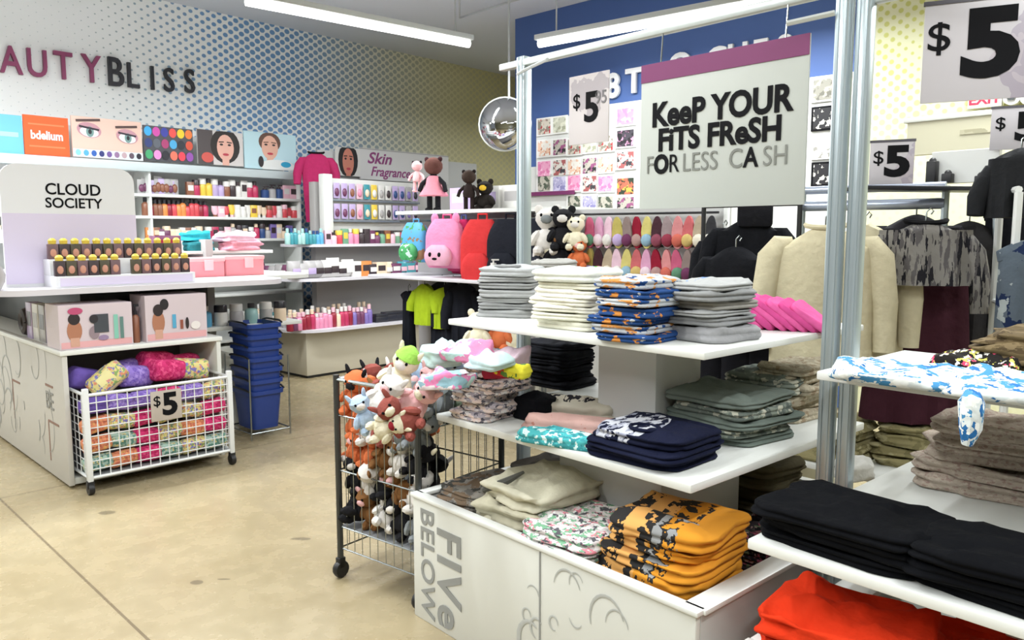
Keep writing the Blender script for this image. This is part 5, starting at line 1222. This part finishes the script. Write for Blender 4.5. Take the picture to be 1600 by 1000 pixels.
bpx(795, (1.5, 1.1, 1.38), dkb, dkb, 'large black backpack left of the left upright', dkb, .1)
bpx(845, (1.4, 1.1, 1.35), dkb, cloth('#2c2e38'), 'black backpack just right of the left upright', dkb, -.1)
prod('pump', g3(G3.hit(771, 410, -.24)[0], -.24, 1.185), 0, .09, .17, '#dcdad6', '#dcdad6', 'small white figure bottle in front of the black backpack', 'bottle by the black backpack')
# lower row: sports gloves and small garments
lime = cloth('#a8c22a')
def glove(x, z, m, label, s=1.0):
    t = thing('goalkeeper_glove', label, 'glove', g3(x, -.06, z), G3.rz, 'lower hanging row'); t.scale = (s, s, s)
    bm = BM(); ball(bm, (0, 0, 0), (.075, .03, .10), 14); build('palm', bm, m, t)
    for i in range(4):
        bm = BM(); tube(bm, [(-.05+.033*i, 0, .06), (-.055+.036*i, 0, .12+.02*(i in (1, 2))), (-.057+.038*i, 0, .15+.025*(i in (1, 2)))], .02, 8, rs=[.02, .02, .012]); build('finger', bm, m, t)
    bm = BM(); tube(bm, [(.05, 0, -.02), (.10, 0, .03), (.12, 0, .08)], .02, 8, rs=[.022, .022, .013]); build('thumb', bm, m, t)
    bm = BM(); lathe(bm, [(.052, -.17), (.058, -.16), (.055, -.07), (.05, -.07)], 12, sy=.5); build('cuff', bm, dkb, t)
q = g3(G3.hit(664, 480, -.02)[0], -.02, 1.11); hanging('sports_shirt', 'lime yellow sports shirt hanging below the blue backpack', 'shirt', q, G3.rz, .26, .36, .12, lime, 'lower hanging row', sleeves=.16, hem=.95, seed=11)
q = g3(G3.hit(695, 480, .02)[0], .02, 1.09); hanging('sports_shirt', 'narrow lime yellow shirt hanging side on behind the wider one', 'shirt', q, G3.rz+.9, .2, .36, .1, lime, 'lower hanging row', hem=1.0, seed=12)
for i, x in enumerate((.06, .50, .64, .78)):
    q = g3(x, .05, 1.13 - (.1 if i == 0 else 0)); hanging('tracksuit_top', ['black sports item hanging left of the lime shirt', 'black tracksuit top right of the lime shirts', 'black tracksuit top, middle of the three dark ones', 'black tracksuit top nearest the left upright'][i], 'jacket', q, G3.rz+.2*i, .22 if i else .12, .55, .12, dkb, 'lower hanging row', sleeves=.3 if i else 0, hem=.95, seed=13+i)
# pale faces below the top tier
for i, (px, py, a, b_) in enumerate(((748, 526, 'cream', 'white'), (782, 526, 'orange', 'cream'), (800, 530, 'cream', 'dark red'))):
    q = PY(px, py, 6.0); plush(q, -.3, 1.15, fur[a], fur[b_], ['cream plush toy with black eyes seen under the top tier', 'orange plush toy seen under the top tier by the upright', 'cream plush toy with dark muzzle beside the upright'][i], group='plush toys behind the table')
t = thing('toy_rack', 'low grey wire rack carrying the plush toys behind the table', 'rack', PY(775, 545, 6.05) * 1.0, G3.rz)
zr = t.location.z - .02; t.location.z = 0
bm = BM(); slabbm(bm, -.4, .5, -.15, .25, zr-.06, zr-.04); build('shelf', bm, mat('wire_floor', '#7c7e80'), t)
for x in (-.38, .48):
    bm = BM(); slabbm(bm, x-.012, x+.012, .0, .03, 0, zr-.06); build('leg', bm, CHROME, t)
# top of the fixture: characters and boxes
def doll(px, py0, py1, Y, label, body, head, ears_m, dress=None):
    a = PY(px, py1, Y); b_ = PY(px, py0, Y); h = b_.z-a.z; s = h/.40
    t = thing('plush_doll', label, 'plush toy', a, -.3, 'plush dolls on the fixture'); t.scale = (s, s, s)
    bm = BM()
    for sx_ in (-1, 1): tube(bm, [(sx_*.03, 0, .0), (sx_*.03, 0, .14)], .02, 8); ball(bm, (sx_*.03, -.015, .012), (.026, .04, .014), 8)
    lathe(bm, [(0, .12), (.05, .125), (.055, .16), (.04, .22), (.02, .245), (0, .25)], 14)
    for sx_ in (-1, 1): tube(bm, [(sx_*.035, 0, .22), (sx_*.08, -.01, .18), (sx_*.095, -.02, .13)], .016, 7)
    build('body', bm, body, t)
    bm = BM(); ball(bm, (0, 0, .30), (.065, .055, .06), 14); build('head', bm, head, t)
    for sx_ in (-1, 1):
        bm = BM(); ball(bm, (sx_*.048, 0, .345), (.018, .014, .018), 10); build('ear', bm, ears_m, t)
    if dress:
        bm = BM(); lathe(bm, [(.095, .10), (.10, .105), (.055, .17), (.045, .22), (.03, .235)], 16); build('dress', bm, dress, t)
doll(652, 246, 300, 7.4, 'small pale pink plush doll on the fixture top', fur['pale pink'], fur['pale pink'], fur['black'])
doll(678, 236, 330, 7.2, 'dark plush doll in a pink dress standing on the fixture', fur['black'], cloth('#5a3a34'), cloth('#3a2226'), cloth('#c97f8c'))
doll(733, 258, 331, g3(G3.hit(733, 330, .05)[0], .05, 0).y, 'large dark brown plush character on the fixture top', fur['brown'] and cloth('#2c2422'), cloth('#3d322c'), cloth('#241d1c'))
plush(PY(758, 313, 6.62), -.3, .95, cloth('#26221f'), cloth('#d8b23a'), 'small black plush bird with yellow beak beside the brown character', group='plush dolls on the fixture')
for i, (px, w, c, c2) in enumerate(((722, .20, '#b9a6cf', '#dcdad6'), (772, .24, '#dcdad6', '#b9a6cf'), (805, .2, '#dcdad6', '#a9a6a6'))):
    q = P(px, 328, 1.745) if False else g3(G3.hit(px, 326, .32)[0], .32, 1.745)
    prod('carton', q, G3.rz, w, .20, c, c2, ['lilac printed carton left on the fixture top', 'white printed carton on the fixture top', 'white printed carton touching the left upright'][i], 'cartons on the fixture top')

# ================================================================== HANGING SLIPPERS AND SMALL THINGS IN FRONT OF THE BLUE WALL
SR = Frame(.30, 5.9, -36.0)
SL = thing('slipper_rack', 'black wire rack with two rows of hanging slippers', 'rack', (SR.o.x, SR.o.y, 0), SR.rz)
xA = SR.hit(835, 380, 0)[0]; xB = SR.hit(1122, 380, 0)[0]
_, zr1 = SR.hit(980, 334, 0); _, zr2 = SR.hit(980, 384, 0)
bm = BM(); slabbm(bm, xA-.05, xB+.05, .08, .10, .3, zr1+.04); build('back_panel', bm, mat('rack_grey', '#b5b5b3', .5), SL)
for z in (zr1, zr2):
    bm = BM(); slabbm(bm, xA, xB, -.01, .01, z-.008, z+.008); build('hang_rail', bm, BLACK, SL)
for x in (xA, xB+.03):
    bm = BM(); slabbm(bm, x-.015, x+.015, .04, .08, 0, zr1+.05); build('leg', bm, WHITE, SL)
def slipper(x, z, c1, c2, label, s=1.0):
    if 'slip' not in GM:
        bm = BM(); pts = [(.038*math.cos(a)*(1-.18*math.sin(a)), .105*math.sin(a)) for a in [2*PI*i/20 for i in range(20)]]
        prism(bm, [(x_, z_) for x_, z_ in pts], -.012, .022); vs = ball(bm, (0, -.012, -.05), (.040, .026, .042), 12, 1); fixn(bm)
        me = bpy.data.meshes.new('slipper'); bm.to_mesh(me); bm.free(); me.polygons.foreach_set('use_smooth', [True]*len(me.polygons)); me.set_sharp_from_angle(angle=.7); me.materials.append(WHITE); me.materials.append(WHITE); GM['slip'] = me
    o = bpy.data.objects.new('slipper', GM['slip']); COL.objects.link(o); o.location = SR.w(x, -.03, z); o.rotation_euler = (0, rnd.uniform(-.12, .12), SR.rz + rnd.uniform(-.3, .3)); o.scale = (s, s, s)
    for i, c in enumerate((c1, c2)): o.material_slots[i].link = 'OBJECT'; o.material_slots[i].material = cloth(c)
    tag(o, label, 'slipper', 'slippers hanging on the rack')
spal = [('#c4607f', '#5f8a70', 'pink and green'), ('#cf9ab8', '#e0ccd6', 'pink'), ('#dcbccc', '#dcdad6', 'pale pink'), ('#b9ac62', '#b9a6cf', 'yellow and lilac'), ('#8a7a76', '#6c3a5a', 'taupe'), ('#8c2034', '#a98a86', 'dark red'), ('#cfc47a', '#8fb0c4', 'yellow and blue'),
        ('#4a3038', '#8a4a5a', 'dark plum'), ('#9a8a8c', '#8c3a4a', 'mauve'), ('#cf8a8c', '#c4685a', 'coral'), ('#c4686c', '#c9b070', 'red and yellow'), ('#b5a58f', '#e3dccb', 'beige'), ('#3a3a3d', '#d6d2c8', 'black and cream')]
xs0 = SR.hit(925, 380, 0)[0]; xs1 = SR.hit(1112, 380, 0)[0]
for r, z in enumerate((zr1-.13, zr2-.13)):
    for i in range(13):
        c = spal[(i*(1 if r == 0 else 1) + r*0) % 13] if r == 0 else spal[(i*4+3) % 13]
        slipper(xs0 + (xs1-xs0)*i/12, z, c[0], c[1], f'{c[2]} slipper, {nth(i, 13)} in the {["upper", "lower"][r]} hanging row', 1.05)
# left part: pale grey fluffy items and a black and white plush
for i, (px, py, a, b_, s) in enumerate(((862, 372, 'white', 'grey', 1.3), (886, 368, 'black', 'white', 1.15), (905, 372, 'cream', 'white', .9), (880, 400, 'black', 'brown', 1.15), (910, 402, 'orange', 'pale pink', .8), (865, 415, 'grey', 'cream', 1.0), (858, 395, 'white', 'black', .9))):
    x, z = SR.hit(px, py, -.05); plush(SR.w(x, -.10, z), -.2, s, fur[a], fur[b_], f'{a} plush toy with {b_} muzzle hanging at the left of the slipper rack', group='plush toys by the slipper rack')

# ================================================================== CLOTHES RACKS AT THE RIGHT
def wpt(px, py, Y): return PY(px, py, Y)
RC = thing('clothes_rack', 'chrome double rail clothes rack behind the right table', 'rack', (0, 0, 0), 0)
a, b_ = wpt(1255, 298, 4.35), wpt(1478, 298, 3.9); b_.z = a.z
for dz, r in ((0, .022), (-.085, .028)):
    bm = BM(); tube(bm, [a+Vector((0, 0, dz)), b_+Vector((0, 0, dz))], r, 10); build('rail', bm, mat('rail_bluegrey', '#a9b2c4', .3, .5), RC)
for p_ in (a, b_):
    bm = BM(); tube(bm, [(p_.x, p_.y, 0), (p_.x, p_.y, p_.z)], .018, 8); build('leg', bm, SILV, RC)
grp = 'clothes hanging at the right'
crm = cloth('#c9c0a2')
hanging('sweatshirt', 'large cream sweatshirt hanging behind the pink tops', 'sweatshirt', wpt(1290, 352, 3.75), -.3, .46, .75, .20, crm, grp, sleeves=.5, slw=.065, hem=1.02, seed=31, collar_m=crm, folds=3)
hanging('sweatshirt', 'cream sweatshirt hanging just right of the steel upright', 'sweatshirt', wpt(1352, 350, 3.95), -.9, .42, .72, .18, crm, grp, sleeves=.5, slw=.06, hem=1.0, seed=32, folds=3)
gst = printed('grey_varsity', '#85827d', ['#26252a', '#5d5a5a'], 5, .56, stretch=(6, 1, 1.2))
hanging('dress', 'maroon dress hanging below a grey striped top', 'dress', wpt(1442, 392, 3.9), -.25, .40, .85, .2, cloth('#3d1f28'), grp, hem=1.28, seed=33, folds=6)
hanging('sweatshirt', 'grey and black striped sweatshirt hanging in front of the maroon dress', 'sweatshirt', wpt(1447, 345, 3.72), -.25, .40, .30, .18, gst, grp, sleeves=.34, slw=.05, hem=1.02, seed=34, collar_m=INK, folds=4)
hanging('jacket', 'dark grey hooded jacket behind the striped sweatshirt', 'jacket', wpt(1432, 335, 4.05), -.3, .42, .5, .2, cloth('#2e2d31'), grp, sleeves=.4, hem=1.0, seed=35)
hanging('jacket', 'charcoal hooded jacket right of the striped sweatshirt', 'jacket', wpt(1515, 345, 4.0), -.6, .36, .8, .2, cloth('#3b3a3c'), grp, sleeves=.55, hem=.9, seed=36)
hanging('sweatshirt', 'grey sweatshirt side on at the far end of the rack', 'sweatshirt', wpt(1492, 370, 4.15), -1.1, .34, .7, .16, cloth('#6e6b67'), grp, sleeves=.5, hem=.95, seed=37)
for i, (px, py, Y, w, h, r) in enumerate(((1172, 340, 4.5, .40, .52, -.3), (1150, 385, 4.35, .36, .5, -.6), (1205, 380, 4.6, .36, .5, 0), (1130, 360, 4.7, .3, .5, .4))):
    hanging('jacket', ['black jacket hanging below the lower right of the large sign', 'black jacket hanging nearest the slipper rack', 'black jacket behind the cream sweatshirt', 'black jacket at the back beside the slippers'][i], 'jacket', wpt(px, py, Y), r, w, h, .2, cloth('#17181c'), 'black jackets by the cream sweatshirt', sleeves=h*.7, hem=1.1, seed=41+i)
for i, px in enumerate((1120, 1165, 1210, 1252)):
    hanging('trousers', ['leftmost black trousers under the top tier', 'black trousers under the top tier, second from left', 'black trousers under the top tier, third from left', 'rightmost black trousers under the top tier'][i], 'trousers', wpt(px, 520, 4.6-.12*i), -.3, .26, .62, .14, cloth('#1b1b20'), 'black trousers under the top tier', hem=1.0, seed=51+i, folds=2)
R2 = thing('clothes_rack', 'black clothes rack carrying the black jackets and trousers', 'rack', (0, 0, 0), 0)
a, b_ = wpt(1100, 322, 4.75), wpt(1250, 322, 4.3); b_.z = a.z
bm = BM(); tube(bm, [a, b_], .014, 8); build('rail', bm, BLACK, R2); bm = BM(); tube(bm, [a-Vector((0, 0, .55)), b_-Vector((0, 0, .55))], .014, 8); build('rail', bm, BLACK, R2)
for p_ in (a, b_):
    bm = BM(); tube(bm, [(p_.x, p_.y, 0), (p_.x, p_.y, p_.z)], .014, 8); build('leg', bm, BLACK, R2)
bm = BM(); box(bm, (0, 0, 0), (.19, .12, .14), .02); tag(build('folded_hat_bag', bm, cloth('#1c1c20'), loc=wpt(1180, 330, 4.45)+Vector((0, 0, -.02)), rz=-.3), 'black boxy bag hanging right under the large sign', 'bag')
# white pole fixture with dark garments
WP = thing('pole_fixture', 'white pole fixture at the right frame edge', 'rack', (0, 0, 0), 0)
for px, Y in ((1564, 3.7), (1592, 3.35)):
    q = wpt(px, 300, Y); bm = BM(); tube(bm, [(q.x, q.y, 0), (q.x, q.y, q.z)], .017, 8); build('pole', bm, WHITE, WP)
q0, q1 = wpt(1564, 300, 3.7), wpt(1592, 296, 3.35)
bm = BM(); tube(bm, [q0, q1], .015, 8); build('cross_bar', bm, WHITE, WP)
bm = BM(); z_ = wpt(1560, 470, 3.7).z; tube(bm, [(q0.x, q0.y, z_), (q1.x, q1.y, z_)], .012, 8); build('cross_bar', bm, WHITE, WP)
hanging('trousers', 'black trousers hanging between the two white poles', 'trousers', wpt(1577, 315, 3.9), -.8, .2, .62, .14, cloth('#1c1d22'), grp, hem=.9, seed=61)
hanging('trousers', 'grey trousers hanging below the black ones between the poles', 'trousers', wpt(1570, 455, 4.1), -.6, .22, .5, .14, cloth('#6a6867'), grp, hem=1, seed=62)
hanging('top', 'navy and grey top at the right frame edge', 'top', wpt(1606, 375, 3.3), -.4, .2, .6, .16, printed('navy_greytop', '#56606a', ['#1e2a48', '#9aa2a2'], 5, .55), grp, hem=1, seed=63)
hanging('jacket', 'short black padded jacket at the upper right frame edge', 'jacket', wpt(1596, 232, 3.5), -.5, .24, .30, .22, cloth('#232426'), grp, hem=1.05, seed=64, sleeves=.2, slw=.045)
# header boards above the right hand racks
def board(name, label, px0, py0, px1, py1, Y0, Y1, m, th=.04):
    a = wpt(px0, py0, Y0); b_ = wpt(px1, py0, Y1); zb = wpt(px0, py1, Y0).z; d = b_-a; L_ = math.hypot(d.x, d.y)
    t = thing(name, label, 'sign', (a.x, a.y, 0), math.atan2(d.y, d.x))
    bm = BM(); slabbm(bm, 0, L_, 0, th, zb, a.z); build('board', bm, m, t, smooth=False); return t, L_, zb, a.z
t, L_, zb, zt = board('header_board', 'beige header board with faint drawing above the right racks', 1418, 190, 1572, 244, 4.9, 4.5, mat('board_beige', '#c3bfa6', .5))
bm = BM(); slabbm(bm, -.02, L_, -.012, .05, zt-.01, zt+.02); build('top_edge', bm, OFFW, t)
bm = BM(); slabbm(bm, .3, .85, -.006, 0, zb+.1, zt-.08, 0); build('faint_print', bm, printed('beige_print', '#b3ae94', ['#c3bfa6', '#a5a085'], 9, .5, rough=.5), t)
t, L_, zb, zt = board('header_board', 'white header board with black objects along its foot', 1456, 238, 1562, 288, 4.3, 4.05, mat('board_white', '#d5d6d2'))
for i, x in enumerate((.02, .10, .26, .36)):
    bm = BM(); h_ = [.12, .05, .03, .03][i]; box(bm, (x, -.03, zb+h_/2), (.05, .05, h_), .006); ball(bm, (x, -.03, zb+h_), (.02, .02, .02), 8)
    tag(build('small_stand', bm, BLACK, loc=t.location, rz=t.rotation_euler.z), f'small black stand, {nth(i, 4)} at the foot of the white header board', 'stand', 'small black stands')
SH2 = thing('display_shelf', 'black and silver shelf carrying the small $5 sign', 'shelf', (0, 0, 0), 0)
a = wpt(1335, 288, 3.8); b_ = wpt(1560, 290, 3.9)
bm = BM(); d = b_-a; Mx = Matrix.Rotation(math.atan2(d.y, d.x), 3, 'Z'); box(bm, (a+b_)/2 - Vector((0, 0, .02)), (d.length, .2, .02), .003, M=Mx); build('shelf', bm, mat('shelf_black', '#232429', .4), SH2)
for p_ in (a, b_):
    bm = BM(); box(bm, (p_.x, p_.y, (p_.z-.03)/2), (.025, .025, p_.z-.03), .003); build('leg', bm, SILV, SH2)
# $5 signs
def sq_sign(px0, py0, px1, py1, Y, rz, label, fs=.8, shift=(0, 0), tone='#b5adb5'):
    c = wpt((px0+px1)/2, (py0+py1)/2, Y); k = Y/FPX; w = (px1-px0)*k/math.cos(rz + math.atan2(c.x, c.y))*1.0; h = (py1-py0)*k
    t = thing('price_sign', label, 'sign', c, rz)
    bm = BM(); box(bm, (0, 0, 0), (w, .006, h), .001); build('card', bm, printed('sign_'+tone, tone, ['#a69eaa', '#bdb9bd'], 3, .52, rough=.45), t)
    bm = BM(); slabbm(bm, -w/2-.004, w/2+.004, -.005, .005, h/2-.004, h/2+.008, 0); build('holder', bm, mat('holder_dark', '#4d4a52', .4), t)
    text('lettering', '5', h*fs, INK, t, (w*(.13+shift[0]), -.004, h*shift[1]), bold=.045, depth=.001, sx=1.2)
    text('lettering', '$', h*fs*.45, INK, t, (w*(-.30+shift[0]), -.004, h*(.12+shift[1])), bold=.006, depth=.001, sx=1.1)
    return t, w, h
sq_sign(1455, 3, 1618, 152, 2.35, -.45, 'large $5 sign cut off by the upper right frame edge', .9, (-.07, .03))
sq_sign(1362, 222, 1424, 287, 3.75, -.45, 'small $5 sign standing on the black shelf right of the upright', .95)
sq_sign(1556, 168, 1640, 232, 4.0, -.45, '$5 sign cut off by the right frame edge, under the exit sign', .9, (-.05, 0))
# exit sign with lamps on the wall
x0, x1, z0, z1 = facebox(B, 1516, 146, 1564, 166, -.05)
t = thing('exit_sign', 'white exit sign with red letters high on the dotted wall', 'sign', B.w((x0+x1)/2, -.05, (z0+z1)/2), B.rz)
w, h = x1-x0, z1-z0
bm = BM(); box(bm, (0, 0, 0), (w*1.1, .05, h*1.25), .004); build('casing', bm, mat('exit_white', '#dfe0dc', .4), t)
text('lettering', 'EXIT', h*1.05, mat('exit_red', '#ff2038', .4, emit=2.0), t, (0, -.027, 0), bold=.03, depth=.002, sx=1.05)
for i, px in enumerate((1583, 1610)):
    x, z = B.hit(px, 152, -.06); bm = BM(); lathe(bm, [(0, -.05), (.05, -.045), (.06, -.02), (.06, .03), (0, .03)], 14, M=rot('X', 90)); o = build('emergency_lamp', bm, mat('exit_white', '#dfe0dc'), loc=B.w(x, -.07, z), rz=B.rz)
    bm = BM(); lathe(bm, [(0, 0), (.03, 0), (.03, .01), (0, .012)], 12, M=rot('X', 90)); build('bulb', bm, mat('bulb_dark', '#4a4f50', .2), o, loc=(0, -.045, 0)); tag(o, ['round white emergency lamp beside the exit sign', 'round white emergency lamp at the right frame edge'][i], 'lamp')
# low bench with olive clothes between the tables
LB = thing('low_bench', 'low white bench behind the right table', 'bench', (1.98, 3.9, 0), T.rz)
bm = BM(); slabbm(bm, -.6, .9, -.35, .35, .36, .39); build('top', bm, WHITE, LB)
for x in (-.5, .8):
    bm = BM(); slabbm(bm, x-.02, x+.02, -.3, .3, 0, .36); build('leg', bm, WHITE, LB)
ol = printed('olive_mottle', '#8d8560', ['#7a7352', '#a39b78'], 10, .55)
for i in range(3):
    q = LB.location + Vector((-.28+.34*i, .08*(2-i)-.05, 0)); stack('folded_trousers', 'folded olive trousers', ['at the left of the low bench', 'in the middle of the low bench', 'at the right of the low bench'][i], 'trousers', q.x, q.y, .39, T.rz+.2*i, .30, .34, [.05]*4, ol, 'olive trousers on the low bench', 400+i, .03, .03)
garment('folded_blouse', 'small white folded top beside the olive trousers', 'top', LB.location + Vector((-.35, -.25, .39)), .3, .16, .14, .08, cloth('#c9c8c2'), 77, 1, .03)
